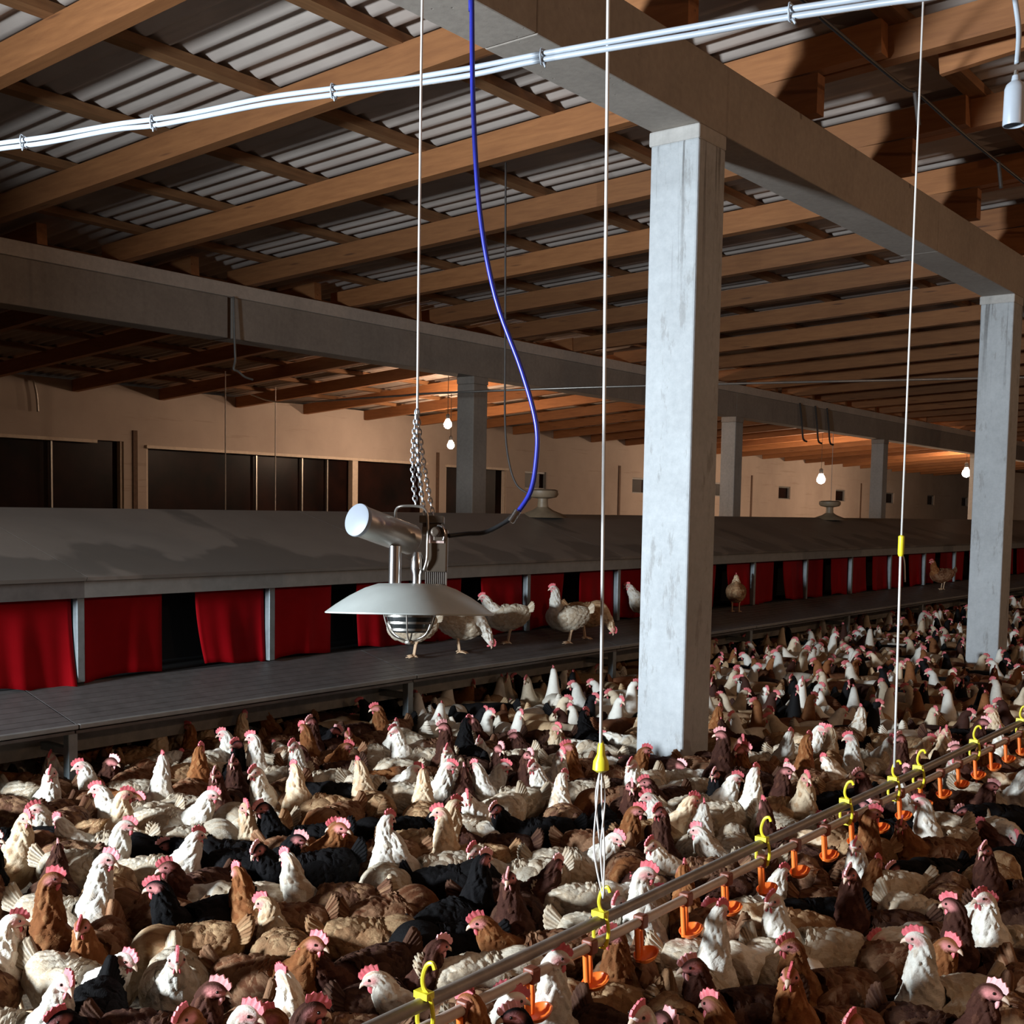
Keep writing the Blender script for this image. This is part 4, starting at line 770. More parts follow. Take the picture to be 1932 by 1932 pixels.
(12.53,4.46,86,"b","N"),(11.45,5.85,79,"k","T"),(13.01,3.96,168,"w","N"),(12.79,4.25,-30,"c","N"),(12.22,4.99,42,"d","T"),(11.95,5.34,-140,"w","L"),
(12.42,4.76,97,"w","N"),(12.10,5.17,-6,"c","N"),(13.31,3.70,-1,"d","L"),(11.43,6.10,21,"c","U"),(11.80,5.65,125,"b","U"),(13.58,3.45,-105,"w","K"),
(11.64,5.92,-78,"d","U"),(12.72,4.64,-28,"m","L"),(13.01,4.37,-137,"k","U"),(13.26,4.07,-17,"k","N"),(12.52,5.01,-81,"w","K"),(12.24,5.38,-136,"c","U"),
(12.38,5.24,-144,"c","U"),(13.44,3.89,-9,"c","L"),(12.12,5.58,-172,"c","U"),(13.88,3.37,-110,"m","N"),(13.63,3.74,-170,"k","U"),(11.81,6.06,-44,"c","N"),
(12.74,4.88,125,"w","U"),(12.03,5.78,16,"k","U"),(13.24,4.34,48,"c","N"),(12.97,4.69,-95,"b","N"),(13.42,4.20,126,"c","U"),(13.65,3.99,-78,"c","U"),
(12.09,5.99,-126,"w","L"),(13.90,3.71,67,"b","N"),(12.85,5.07,-13,"k","L"),(12.31,5.76,-48,"b","L"),(12.49,5.58,-104,"w","K"),(13.25,4.62,-172,"k","L"),
(12.69,5.36,124,"w","T"),(13.51,4.39,-71,"c","K"),(14.18,3.55,15,"m","N"),(13.88,3.96,169,"d","U"),(13.14,4.96,-173,"m","U"),(13.74,4.25,112,"c","K"),
(13.33,4.83,-176,"c","K"),(12.95,5.35,82,"w","U"),(12.51,5.96,-95,"m","L"),(12.68,5.76,132,"w","N"),(14.47,3.52,139,"k","U"),(14.01,4.13,165,"m","N"),
(14.24,3.84,-106,"b","U"),(13.18,5.25,31,"w","N"),(13.62,4.72,0,"c","U"),(12.91,5.67,-103,"c","N"),(13.49,4.99,-41,"w","L"),(12.73,5.99,131,"c","U"),
(13.93,4.49,76,"c","N"),(14.20,4.23,-22,"c","T"),(14.50,3.85,166,"c","N"),(14.65,3.68,-5,"b","T"),(13.87,4.73,57,"k","L"),(13.79,4.92,25,"d","L"),
(12.95,6.01,132,"d","K"),(13.28,5.60,81,"d","T"),(14.42,4.17,69,"c","N"),(13.67,5.16,-96,"k","N"),(13.52,5.38,19,"d","T"),(14.15,4.59,51,"k","U"),
(14.95,3.58,-85,"w","L"),(14.29,4.44,-166,"w","U"),(13.21,5.88,27,"k","K"),(14.80,3.90,98,"d","U"),(14.06,4.87,122,"b","U"),(14.67,4.16,-77,"w","L"),
(13.52,5.63,60,"c","U"),(13.81,5.36,138,"d","U"),(13.98,5.15,-166,"b","N"),(15.02,3.83,-48,"w","U"),(14.32,4.74,-54,"k","U"),(14.63,4.42,-21,"m","K"),
(13.80,5.59,-16,"b","K"),(14.28,5.02,-57,"m","T"),(13.66,5.81,-29,"w","U"),(13.44,6.09,-71,"c","U"),(14.03,5.39,141,"c","T"),(14.96,4.27,130,"k","K"),
(15.30,3.85,162,"b","L"),(14.60,4.74,154,"m","T"),(15.16,4.06,169,"b","L"),(14.89,4.53,-55,"b","U"),(14.04,5.65,135,"m","L"),(14.24,5.40,-84,"w","T"),
(14.61,4.96,-161,"c","U"),(13.74,6.07,-66,"d","N"),(14.50,5.16,62,"w","U"),(13.92,5.91,-98,"b","K"),(15.24,4.31,101,"k","U"),(15.11,4.50,63,"k","N"),
(15.75,3.76,128,"w","U"),(14.86,4.91,55,"w","U"),(15.55,4.03,-149,"k","L"),(14.14,5.84,-169,"c","U"),(15.07,4.73,15,"k","T"),(15.46,4.26,-64,"m","U"),
(14.53,5.47,37,"m","N"),(14.35,5.71,-154,"c","U"),(14.05,6.11,146,"w","K"),(14.81,5.16,-52,"m","U"),(15.30,4.59,-83,"b","U"),(15.91,4.00,-94,"m","N"),
(14.29,6.08,111,"m","U"),(15.59,4.43,112,"c","N"),(14.86,5.41,101,"b","U"),(15.04,5.22,82,"b","T"),(15.86,4.24,6,"m","U"),(15.21,5.07,39,"d","U"),
(14.54,5.94,109,"c","K"),(14.74,5.69,83,"m","U"),(15.45,4.80,88,"b","U"),(15.64,4.70,-124,"k","U"),(15.82,4.47,140,"m","T"),(16.18,4.06,-87,"b","N"),
(15.10,5.46,140,"b","K"),(15.47,5.04,30,"m","U"),(14.81,5.92,11,"c","L"),(15.00,5.77,22,"d","U"),(15.40,5.26,-68,"d","L"),(15.89,4.71,124,"c","T"),
(16.11,4.46,106,"b","N"),(16.41,4.10,163,"c","N"),(15.70,5.01,51,"d","N"),(15.29,5.60,7,"w","K"),(15.65,5.23,-24,"b","N"),(16.40,4.32,29,"k","N"),
(15.25,5.80,-103,"k","N"),(15.07,6.06,65,"c","U"),(15.54,5.47,136,"d","U"),(16.28,4.71,179,"b","U"),(16.67,4.21,-46,"d","N"),(15.96,5.17,-32,"c","N"),
(16.13,4.99,13,"k","U"),(15.83,5.38,-144,"c","U"),(16.48,4.57,8,"m","N"),(15.56,5.77,150,"w","N"),(15.45,6.06,146,"w","L"),(15.82,5.63,-140,"b","N"),
(16.53,4.79,-31,"c","N"),(16.71,4.55,91,"w","N"),(17.01,4.19,15,"b","U"),(16.16,5.29,132,"c","U"),(16.43,5.05,-166,"m","L"),(16.96,4.44,-53,"w","U"),
(15.93,5.86,20,"m","U"),(15.79,6.06,-60,"b","U"),(16.18,5.59,8,"d","K"),(16.81,4.80,-178,"b","U"),(16.33,5.45,11,"b","T"),(17.20,4.41,-38,"w","K"),
(16.72,5.05,43,"c","N"),(17.09,4.63,-12,"m","N"),(16.60,5.27,-74,"w","L"),(16.17,5.85,53,"b","N"),(16.37,5.75,-175,"b","U"),(16.53,5.55,146,"k","N"),
(17.43,4.43,-78,"c","K"),(16.80,5.34,119,"b","U"),(17.17,4.91,44,"c","N"),(16.29,6.06,-36,"w","T"),(17.01,5.16,89,"b","N"),(16.76,5.63,123,"m","U"),
(17.60,4.59,87,"b","L"),(17.45,4.78,27,"w","U"),(16.57,5.90,127,"w","K"),(16.96,5.49,86,"k","K"),(17.83,4.43,-175,"c","L"),(17.20,5.30,132,"w","K"),
(17.81,4.66,-134,"m","N"),(17.58,4.97,-9,"w","U"),(16.88,5.89,47,"c","L"),(16.74,6.07,-118,"k","U"),(17.47,5.21,-106,"c","N"),(17.27,5.53,-121,"k","N"),
(17.13,5.75,86,"m","N"),(17.84,4.89,37,"c","N"),(18.24,4.50,-33,"w","N"),(18.09,4.73,-128,"m","N"),(17.03,6.09,-49,"m","K"),(17.84,5.23,-80,"c","N"),
(17.49,5.67,89,"c","N"),(17.69,5.49,-141,"k","N"),(17.29,6.05,-146,"b","L"),(18.10,5.05,-3,"c","N"),(18.39,4.68,-134,"b","N"),(18.33,4.93,-109,"d","L"),
(18.09,5.28,-116,"k","L"),(18.67,4.63,11,"c","T"),(17.66,5.95,-80,"w","T"),(17.96,5.59,125,"w","U"),(17.84,5.80,-115,"k","N"),(18.60,4.89,109,"m","T"),
(18.21,5.55,-36,"w","U"),(18.91,4.72,148,"c","L"),(18.40,5.36,162,"k","U"),(18.12,5.77,-18,"w","N"),(17.92,6.08,-3,"w","T"),(18.82,4.94,176,"w","N"),
(18.65,5.18,46,"k","U"),(19.11,4.85,-159,"c","N"),(19.27,4.66,93,"m","U"),(18.50,5.65,-78,"m","K"),(18.27,5.94,-40,"k","L"),(18.93,5.14,0,"c","U"),
(18.73,5.43,161,"k","T"),(19.21,5.06,-159,"c","U"),(19.05,5.35,20,"w","L"),(19.41,4.88,-52,"d","K"),(18.72,5.79,-38,"k","U"),(18.60,6.06,-36,"m","U"),
(19.06,5.58,140,"m","U"),(19.68,4.81,-173,"b","N"),(19.33,5.32,9,"d","K"),(18.99,5.87,-36,"d","T"),(19.57,5.14,-17,"d","N"),(18.89,6.10,-7,"c","N"),
(19.31,5.61,-110,"b","K"),(19.90,5.04,-99,"k","U"),(19.56,5.51,-144,"w","U"),(19.72,5.34,27,"c","N"),(19.20,6.01,-37,"w","U"),(19.51,5.85,165,"w","U"),
(20.20,5.05,41,"c","T"),(19.94,5.40,-86,"w","L"),(19.80,5.75,93,"c","U"),(19.58,6.08,34,"w","U"),(20.18,5.34,134,"w","N"),(20.54,5.03,-91,"w","N"),
(20.04,5.68,-94,"k","U"),(20.46,5.27,-126,"b","U"),(19.84,6.09,134,"w","U"),(20.38,5.52,94,"b","K"),(20.27,5.78,48,"c","L"),(20.17,5.97,13,"c","N"),
(20.91,5.05,-22,"c","N"),(20.72,5.37,-140,"m","L"),(20.60,5.55,-90,"c","L"),(20.57,5.83,-28,"k","U"),(20.38,6.09,-77,"w","N"),(21.09,5.29,41,"m","U"),
(20.94,5.57,0,"k","N"),(20.82,5.77,-53,"b","U"),(21.29,5.22,-163,"d","K"),(20.63,6.09,-83,"m","N"),(21.09,5.83,45,"k","L"),(21.58,5.24,87,"w","N"),(21.25,5.67,8,"b","K"),
(20.96,6.04,-131,"b","U"),(21.39,5.50,64,"m","N"),(21.38,5.85,-160,"b","K"),(21.83,5.28,-129,"c","K"),(21.23,6.04,140,"k","T"),(21.83,5.54,-156,"w","K"),
(21.66,5.80,31,"d","N"),(22.10,5.44,147,"c","U"),(21.61,6.08,-70,"k","N"),(22.07,5.74,92,"c","U"),(21.91,6.08,50,"w","K"),(22.33,5.55,-80,"k","U"),
(22.38,5.85,-56,"c","N"),(22.22,6.07,-147,"w","U"),(22.58,5.77,-110,"b","U"),(22.75,5.55,145,"m","U"),(22.79,5.80,-71,"c","K"),(22.62,6.08,-34,"c","N"),
(22.84,6.09,-68,"m","N"),(23.00,5.96,-124,"d","U"),(23.18,5.78,19,"c","K"),(23.22,6.00,-113,"d","N"),(23.45,5.77,64,"w","T"),(23.42,6.10,-96,"b","T"),
(23.68,6.01,98,"w","K"),(23.94,5.96,-131,"m","N"),
]

# ---------------------------------------------------------------- hens
def m_plumage(name, body, var, neck, amt, nvar=None, dirt=.3):
    q = NT(name); nvar = nvar or tuple(x*.6 for x in neck)
    at = q.n('ShaderNodeAttribute'); at.attribute_name = 'feather'
    sp = q.n('ShaderNodeSeparateColor'); q.l(at.outputs['Color'], sp.inputs[0])
    oi = q.n('ShaderNodeObjectInfo'); v = q.coord('Object')
    ad = q.n('ShaderNodeVectorMath', operation='ADD'); cmb = q.n('ShaderNodeCombineXYZ')
    for i in range(3): q.l(q.math('MULTIPLY', oi.outputs['Random'], 5.0 + 3*i), cmb.inputs[i])
    q.l(v, ad.inputs[0]); q.l(cmb.outputs[0], ad.inputs[1])
    patch = q.noise(ad.outputs[0], 8, 4, .65); barb = q.noise(q.coord('Object', (45, 190, 190)), 1.0, 3, .7)
    ruf = q.noise(q.coord('Object', (1, 1.6, 1.6)), 55, 4, .7)
    f = q.math('ADD', q.math('MULTIPLY', sp.outputs[0], .55), q.math('MULTIPLY', patch, .62))
    edge = at.outputs['Alpha']                      # 1 at the tip of a feather, 0 at its root
    c = q.mix(q.ramp(f, [(.50, (0,0,0)), (.70, (amt,)*3)]), body, var)
    c = q.mix(q.math('MULTIPLY', q.ramp(edge, [(.62, (0,0,0)), (.95, (1,1,1))]), amt*.8), c, tuple(min(1, x*1.5+.02) for x in var) if sum(var) < sum(body)*1.2 and sum(body) < .6 else var)
    nk = q.mix(q.ramp(f, [(.62, (0,0,0)), (.8, (.7,)*3)]), neck, nvar)
    # how far the neck colour runs down the body differs from hen to hen
    c = q.mix(q.ramp(q.math('ADD', sp.outputs[1], q.math('MULTIPLY', q.math('SUBTRACT', patch, .5), .9)), [(.35, (0,0,0)), (.65, (1,1,1))]), c, nk)
    c = q.mix(q.math('MULTIPLY', q.ramp(patch, [(.5, (0,0,0)), (.72, (1,1,1))]), dirt), c, tuple(x*.38 for x in body))
    c = q.mix(.55, c, q.mix(q.math('ADD', q.math('MULTIPLY', barb, .5), q.math('MULTIPLY', ruf, .5)), (.18,)*3, (.82,)*3), 'OVERLAY')
    c = q.mix(sp.outputs[2], c, (.66, .25, .24))
    hv = q.n('ShaderNodeHueSaturation'); q.l(c, hv.inputs['Color'])
    q.l(q.math('ADD', q.math('MULTIPLY', oi.outputs['Random'], .45), .74), hv.inputs['Value'])
    return q.out(hv.outputs[0], .82, bump=q.math('ADD', barb, q.math('MULTIPLY', ruf, 1.5)), bstr=.55, bdist=.004, spec=.12)
PLUM = {
 'w': m_plumage('plumage_white', (.60, .53, .42), (.36, .25, .15), (.74, .70, .62), .55, (.56, .46, .35)),
 'c': m_plumage('plumage_cream', (.42, .27, .145), (.20, .09, .04), (.68, .53, .36), .65, (.45, .26, .13)),
 'm': m_plumage('plumage_white_and_brown', (.30, .17, .09), (.085, .032, .016), (.80, .74, .63), .9, (.5, .33, .2)),
 'b': m_plumage('plumage_brown', (.115, .040, .017), (.30, .17, .095), (.20, .072, .024), .55, (.32, .15, .06)),
 'd': m_plumage('plumage_dark_brown', (.034, .013, .009), (.10, .048, .028), (.050, .018, .012), .55, (.10, .04, .024)),
 'k': m_plumage('plumage_black', (.0032, .0028, .003), (.008, .007, .008), (.004, .0035, .004), .4, (.006, .0055, .006)),
}
def m_flesh(name, a, b, rough=.5):
    q = NT(name); f = q.noise(q.coord('Object'), 60, 3); q.b.inputs['Subsurface Weight'].default_value = .12
    q.b.inputs['Subsurface Radius'].default_value = (.006, .002, .001)
    return q.out(q.ramp(f, [(.3, a), (.7, b)]), rough, bump=f, bstr=.3, bdist=.002)
COMB = m_flesh('comb_flesh', (.60, .085, .11), (.74, .19, .21))
COMBP = m_flesh('comb_flesh_pale', (.74, .30, .31), (.82, .42, .42))
BEAK = simple('beak_horn', (.66, .48, .36), .45, 0, .15, 60)
SHANK = simple('shank_skin', (.62, .42, .26), .55, 0, .15, 60)
EYE = simple('eye', (.012, .008, .006), .12, 0, .05)

NECKS = {
 'U': [(.112,.272), (.130,.325), (.136,.368), (.141,.395), (.160,.405), (.182,.400), (.190,.397)],
 'N': [(.122,.263), (.150,.303), (.164,.334), (.172,.352), (.190,.360), (.212,.353), (.220,.350)],
 'L': [(.128,.243), (.170,.258), (.205,.263), (.227,.265), (.247,.260), (.268,.250), (.275,.247)],
 'K': [(.136,.213), (.176,.168), (.200,.125), (.211,.098), (.222,.078), (.228,.055), (.230,.047)],
 'T': [(.100,.284), (.108,.345), (.110,.402), (.112,.435), (.130,.450), (.152,.445), (.160,.443)],
}
BODY = [(-.168,.268,.026,.034), (-.150,.258,.048,.050), (-.115,.240,.070,.072), (-.06,.220,.090,.090), (0,.206,.098,.098), (.055,.210,.092,.098), (.098,.232,.074,.086)]
NR = [(.055,.062), (.040,.044), (.031,.034), (.0235,.0255), (.0215,.0235), (.0135,.0150), (.004,.004)]
def cat(P, n):
    P = np.array(P, float); m = len(P); out = []
    seglen = [np.linalg.norm(P[i+1][[0,1]]-P[i][[0,1]]) for i in range(m-1)]; tot = sum(seglen)
    ts = np.linspace(0, tot, n); acc = np.concatenate([[0], np.cumsum(seglen)])
    for t in ts:
        i = min(max(int(np.searchsorted(acc, t, 'right'))-1, 0), m-2); u = (t-acc[i])/max(seglen[i], 1e-9)
        a, b, c, d = P[max(i-1,0)], P[i], P[i+1], P[min(i+2,m-1)]
        out.append(.5*((2*b)+(c-a)*u+(2*a-5*b+4*c-d)*u*u+(3*b-a-3*c+d)*u**3))
    return np.array(out), ts, acc
def rnd2(i, k): return (np.sin(i*127.1 + k*311.7)*43758.5453) % 1.0
def hen_spine(pose, turn, n):
    pts = BODY + [(*q, *r) for q, r in zip(NECKS[pose], NR)]
    S_, ts, acc = cat(pts, n)
    pos = np.stack([S_[:,0], np.zeros(n), S_[:,1]], 1)
    head0 = acc[len(BODY)+2]
    ang = np.clip((ts - acc[len(BODY)])/(acc[len(BODY)+4]-acc[len(BODY)]), 0, 1)*turn
    piv = pos[int(np.searchsorted(ts, acc[len(BODY)+3]))].copy()
    side = np.tile([0., 1., 0.], (n, 1))
    for i in range(n):
        if ang[i]:
            c_, s_ = cos(ang[i]), sin(ang[i]); dx, dy = pos[i,0]-piv[0], pos[i,1]
            if ts[i] > acc[len(BODY)+3]: pos[i,0], pos[i,1] = piv[0]+c_*dx-s_*dy, s_*dx+c_*dy
            side[i] = [-s_, c_, 0]
    tan = np.gradient(pos, axis=0); tan /= np.linalg.norm(tan, axis=1)[:,None]
    upv = np.cross(tan, side); upv /= np.linalg.norm(upv, axis=1)[:,None]
    # hold the rings of the rump and tail closer to upright
    return pos, side, upv, S_[:,2], S_[:,3], ts, acc, tan
def shingle(s, th, L, N, A):
    """overlapping feathers pointing towards the tail: returns height and a random per feather"""
    i = np.floor(s/L)
    def d(i):
        o = th*N + .5*(i % 2); k = np.floor(o); x = (o-k)*2-1
        return s - (i*L + .62*L*x*x), k % N, x
    d0, k0, x0 = d(i); d1, k1, x1 = d(i-1)
    use = d0 >= 0
    dd = np.where(use, d0, d1); kk = np.where(use, k0, k1); ii = np.where(use, i, i-1); xx = np.where(use, x0, x1)
    h = A*(1 - np.clip(dd/(1.62*L), 0, 1)) - A*.35*np.abs(xx)
    return h, rnd2(ii+3, kk+1), 1 - np.clip(dd/(1.62*L), 0, 1)
def hen_body(pose, turn, n=112, m=88, detail=True):
    pos, side, upv, w, hgt, ts, acc, tan = hen_spine(pose, turn, n)
    th = np.arange(m)/m
    Sg, Tg = np.meshgrid(ts, th, indexing='ij')
    nb, nh = acc[len(BODY)-1], acc[len(BODY)+2]
    hd = acc[len(BODY)+3]
    neck = np.clip((Sg - nb + .015)/.05, 0, 1); face = np.clip((Sg - hd)/.012, 0, 1)
    hb, rb, eb = shingle(Sg, Tg, .028, 15, .0085); hn, rn, en = shingle(Sg, Tg, .019, 13, .0045)
    fade = np.clip((acc[-1]-Sg)/.03 - .9, 0, 1)*np.clip(Sg/.02, 0, 1)
    H = (hb*(1-neck) + hn*neck)*fade if detail else 0*Sg
    R = np.where(neck > .5, rn, rb); E = np.where(neck > .5, en, eb)*(1-face)
    if detail:      # ruffled, uneven coat
        X_, Y_ = Sg*60, Tg*2*pi
        H = H + (.0035*np.sin(X_*1.3 + 2*np.sin(Y_*3))*np.sin(Y_*5 + X_*.4) + .005*(R-.5))*fade*(1-face)
    a = 2*pi*Tg
    ca, sa = np.cos(a), np.sin(a)
    # fuller belly fluff, slightly flat back
    fl = 1 + .06*np.clip(-sa, 0, 1)*(1-neck)
    rx = (w[:,None] + H)*1.0; rz = (hgt[:,None] + H)*fl
    V = pos[:,None,:] + side[:,None,:]*(ca*rx)[...,None] + upv[:,None,:]*(sa*rz)[...,None]
    v = V.reshape(-1, 3); f = []
    idx = np.arange(n*m).reshape(n, m)
    A_, B_ = idx[:-1], idx[1:]
    f = np.stack([A_, np.roll(A_, -1, 1), np.roll(B_, -1, 1), B_], -1).reshape(-1, 4).tolist()
    f += [list(range(m-1, -1, -1)), [(n-1)*m + k for k in range(m)]]
    fp = face*np.clip(1.25 - np.abs(sa)*1.5, 0, 1)*.85
    col = np.stack([R, neck, fp, E], -1).reshape(-1, 4)
    hi = int(np.searchsorted(ts, acc[len(BODY)+4])); tipi = n-1
    fr = dict(mid=Vector(pos[hi]), tip=Vector(pos[tipi]), fwd=Vector(tan[min(hi+3, n-1)]), side=Vector(side[hi]), up=Vector(upv[hi]), w=w[hi], h=hgt[hi])
    return v, f, col, fr
def to_mesh(name, v, f, col=None, smooth=True):
    me = bpy.data.meshes.new(name); me.from_pydata([tuple(p) for p in v], [], f); me.update()
    if col is not None:
        at = me.color_attributes.new('feather', 'FLOAT_COLOR', 'POINT'); at.data.foreach_set('color', np.asarray(col, np.float32).ravel())
    if smooth: me.polygons.foreach_set('use_smooth', [True]*len(me.polygons))
    bm = bmesh.new(); bm.from_mesh(me); bmesh.ops.recalc_face_normals(bm, faces=bm.faces); bm.to_mesh(me); bm.free()
    return me
def tail_mesh(lift, spread):
    v = []; col = []; nu, nv = 12, 43
    for sg in (-1, 1):
        for i in range(nu):
            u = i/(nu-1)
            for j in range(nv):
                t = j/(nv-1); a = radians(10 + lift) + t*radians(42)
                bl = abs(sin(t*pi*6.5)); Lr = (.082 + .034*t - .022*t**6)*(1 - .10*(1-bl)*u*u) * (1 - .12*(1-t)*(1-t))
                r = Lr*u; gr = .0022*cos(t*pi*13)*u
                x = -.132 - r*cos(a); z = .262 + r*sin(a) - .02*(1-t)
                y = sg*((.030 + .02*spread*u)*(1-t)**.8*(1-.25*u) + .004 + gr)
                v.append((x, y, z)); col.append((rnd2(np.float64(int(t*6.5)+3), 4.0), 0, 0, .4+.5*u))
    f = []
    for s_ in (0, nu*nv):
        for i in range(nu-1):
            for j in range(nv-1): f.append((s_+i*nv+j, s_+i*nv+j+1, s_+(i+1)*nv+j+1, s_+(i+1)*nv+j))
    o = nu*nv
    for i in range(nu-1):                       # join the two sides along the top feather and at the tip
        f.append((i*nv+nv-1, o+i*nv+nv-1, o+(i+1)*nv+nv-1, (i+1)*nv+nv-1)); f.append((i*nv, (i+1)*nv, o+(i+1)*nv, o+i*nv))
    for j in range(nv-1): f.append(((nu-1)*nv+j, (nu-1)*nv+j+1, o+(nu-1)*nv+j+1, o+(nu-1)*nv+j))
    return to_mesh('tail', v, f, col)
def wing_mesh(sg):
    nu, nv = 44, 24; v = []; col = []
    for i in range(nu):
        u = i/(nu-1); x = .088 - .262*u
        hh = .068*(sin(pi*min(1, u*1.25+.08))**.6 if u < .62 else ((1-u)/.38)**.75*.985*1.0) + .002
        zc = .226 + .022*u - .03*u*(1-u)
        bw = np.interp(x, [-.18, -.15, -.115, -.06, 0, .055, .098], [.020, .048, .070, .090, .098, .092, .070])
        for j in range(nv):
            t = j/(nv-1)*2-1; z = zc + hh*t
            bulge = (1-t*t)**.5
            s_ = np.float64(.30 - .262*u); hgt, rr, ee = shingle(s_, np.float64((t+1)/2*.999), np.float64(.030 if u < .5 else .05), 6 if u < .5 else 8, .008)
            k = sqrt(max(.05, 1-((z-.21)/.112)**2))
            y = sg*(bw*k*.97 + .016*bulge*(1-.35*u) - .007 + float(hgt)*bulge)
            v.append((x, y, z)); col.append((float(rr), 0, 0, float(ee)))
    f = [(i*nv+j, i*nv+j+1, (i+1)*nv+j+1, (i+1)*nv+j) for i in range(nu-1) for j in range(nv-1)]
    return to_mesh('wing', v, f, col)
def head_parts(fr):
    F, Sd = fr['fwd'].normalized(), fr['side'].normalized(); U = F.cross(Sd) * 1.0
    if U.dot(fr['up']) < 0: U = -U
    C = fr['mid']; out = {}
    T = lambda a, b, c: C + F*a + Sd*b + U*c
    # comb: a fleshy serrated blade
    top = [(.030,-.004,0), (.033,.004,.1), (.027,.014,.2), (.022,.0125,.3), (.015,.021,.45), (.009,.017,.5), (.001,.0245,.7), (-.007,.018,.75), (-.016,.020,.95), (-.021,.013,1), (-.030,.011,1.1), (-.029,.002,1)]
    v = []; f = []; n = len(top)
    for sg in (-1, 1):
        for (a, c, fl) in top: v.append(T(a, sg*.0032*(1-.4*fl*.5) + .006*max(0, c-.01)/.02*(1 if True else 0), fr['h'] - .004 + c))
        for (a, c, fl) in top: v.append(T(a*.92, sg*.0045, fr['h'] - .010))
    for o in (0, 2*n):
        f += [(o+i, o+i+1, o+n+i+1, o+n+i) for i in range(n-1)]
    f += [(i, i+1, 2*n+i+1, 2*n+i) for i in range(n-1)]
    out['comb'] = to_mesh('comb', v, f, None, False)
    for sg, nm in ((-1, 'wattle_a'), (1, 'wattle_b')):
        mb = MB()
        def fn(i, j):
            t = i*pi; a = 2*pi*j; r = sin(t)**.8*(.6+.4*i)
            return T(.018 + .0085*r*cos(a), sg*(.006 + .0035*r*sin(a)) + sg*.004*i, -.008 - .027*i)
        mb.grid(fn, 9, 10, True); out[nm] = to_mesh('wattle', mb.v, mb.f)
    mb = MB(); pts = [T(.012, 0, -.001), T(.026, 0, 0), T(.036, 0, -.002), T(.045, 0, -.008)]
    mb.tube(pts, [.0105, .0082, .0055, .0012], 10); out['beak'] = to_mesh('beak', mb.v, mb.f)
    for sg, nm in ((-1, 'eye_a'), (1, 'eye_b')):
        mb = MB(); c = T(.006, sg*(fr['w']*.93), .005)
        mb.lathe([(0, -.0042), (.0030, -.003), (.0042, 0), (.0030, .003), (0, .0042)], 10); mb.v = [tuple(Vector(p)+c) for p in mb.v]
        out[nm] = to_mesh('eye', mb.v, mb.f)
    return out
def leg_mesh(sg, st):
    y = sg*.036; x0 = .0 + st
    mb = MB().tube([(-.02, y, .17), (-.028+st*.3, y, .12), (-.022+st*.6, y, .095), (x0-.012, y, .03), (x0-.01, y, .012)], [.026, .016, .0075, .0065, .0075], 8)
    for a, L in ((0, .062), (.62, .052), (-.62, .052), (pi, .026)):
        mb.tube([(x0-.01, y, .012), (x0-.01+L*.5*cos(a), y+L*.5*sin(a), .010), (x0-.01+L*cos(a), y+L*sin(a), .003)], [.0065, .005, .0025], 6)
    return to_mesh('leg', mb.v, mb.f)

VARI = {}
for pose in 'UNLKT':
    for turn in (0, 1, -1):
        if turn and pose in 'KL': continue
        v, f, col, fr = hen_body(pose, turn*.85)
        VARI[(pose, turn)] = (to_mesh('hen', v, f, col), head_parts(fr))
TAILS = [tail_mesh(l, s_) for l, s_ in ((0, 1), (14, .4), (-10, 1.2))]
WINGS = (wing_mesh(-1), wing_mesh(1))
LEGS = [[leg_mesh(-1, a), leg_mesh(1, b)] for a, b in ((0, .0), (.03, -.03))]
def skin(o, mat):
    """one mesh, many plumages: the material sits on the object"""
    if not o.data.materials: o.data.materials.append(None)
    o.material_slots[0].link = 'OBJECT'; o.material_slots[0].material = mat
CN = {'w': 'white', 'c': 'cream', 'm': 'white-necked brown', 'b': 'brown', 'd': 'dark brown', 'k': 'black'}
CG = {'w': 'white hens in the flock', 'c': 'cream hens in the flock', 'm': 'white-necked brown hens in the flock', 'b': 'brown hens in the flock', 'd': 'dark brown hens in the flock', 'k': 'black hens in the flock'}
PN = {'U': 'head up', 'N': 'head level', 'L': 'neck outstretched', 'K': 'head down', 'T': 'neck tall'}
def facing(th):
    return ['facing right', 'facing away', 'facing left', 'facing camera'][int(((th+45) % 360)//90)]
# one hen of every pose, plumage and degree of detail is built with all its parts, then copied
PROTO = {}
def hen_proto(key):
    pose, turn, c, tl, lv = key
    me, hp_ = VARI[(pose, turn)]
    o = bpy.data.objects.new('hen', me); COL.objects.link(o); skin(o, PLUM[c])
    def part(nm, m, mat):
        q = bpy.data.objects.new(nm, m); COL.objects.link(q); q.parent = o; skin(q, mat); return q
    part('tail', TAILS[tl], PLUM[c]); part('wing', WINGS[0], PLUM[c]); part('wing', WINGS[1], PLUM[c])
    cm_ = COMBP if (c in 'dk' and turn >= 0) else COMB
    part('comb', hp_['comb'], cm_); part('wattle', hp_['wattle_a'], cm_); part('beak', hp_['beak'], BEAK)
    if lv > 0: part('wattle', hp_['wattle_b'], cm_); part('eye', hp_['eye_a'], EYE); part('eye', hp_['eye_b'], EYE)
    if lv > 1:
        L2 = LEGS[1 if turn else 0]; part('leg', L2[0], SHANK); part('leg', L2[1], SHANK)
    return o
def place_hen(x, y, z, ang, c, pose, sc, label, group, lv, turn, tl, lean=(0, 0)):
    key = (pose, turn if pose not in 'KL' else 0, c, tl, lv)
    if key not in PROTO:
        r = PROTO[key] = hen_proto(key)
    else:
        src = PROTO[key]; r = src.copy(); COL.objects.link(r)
        for ch in src.children:
            q = ch.copy(); q.parent = r; COL.objects.link(q)
    r.location = (x, y, z); r.rotation_euler = (radians(lean[0]), radians(lean[1]), radians(ang)); r.scale = (sc, sc, sc)
    return tag(r, label, 'hen', group)
rh = random.Random(5)
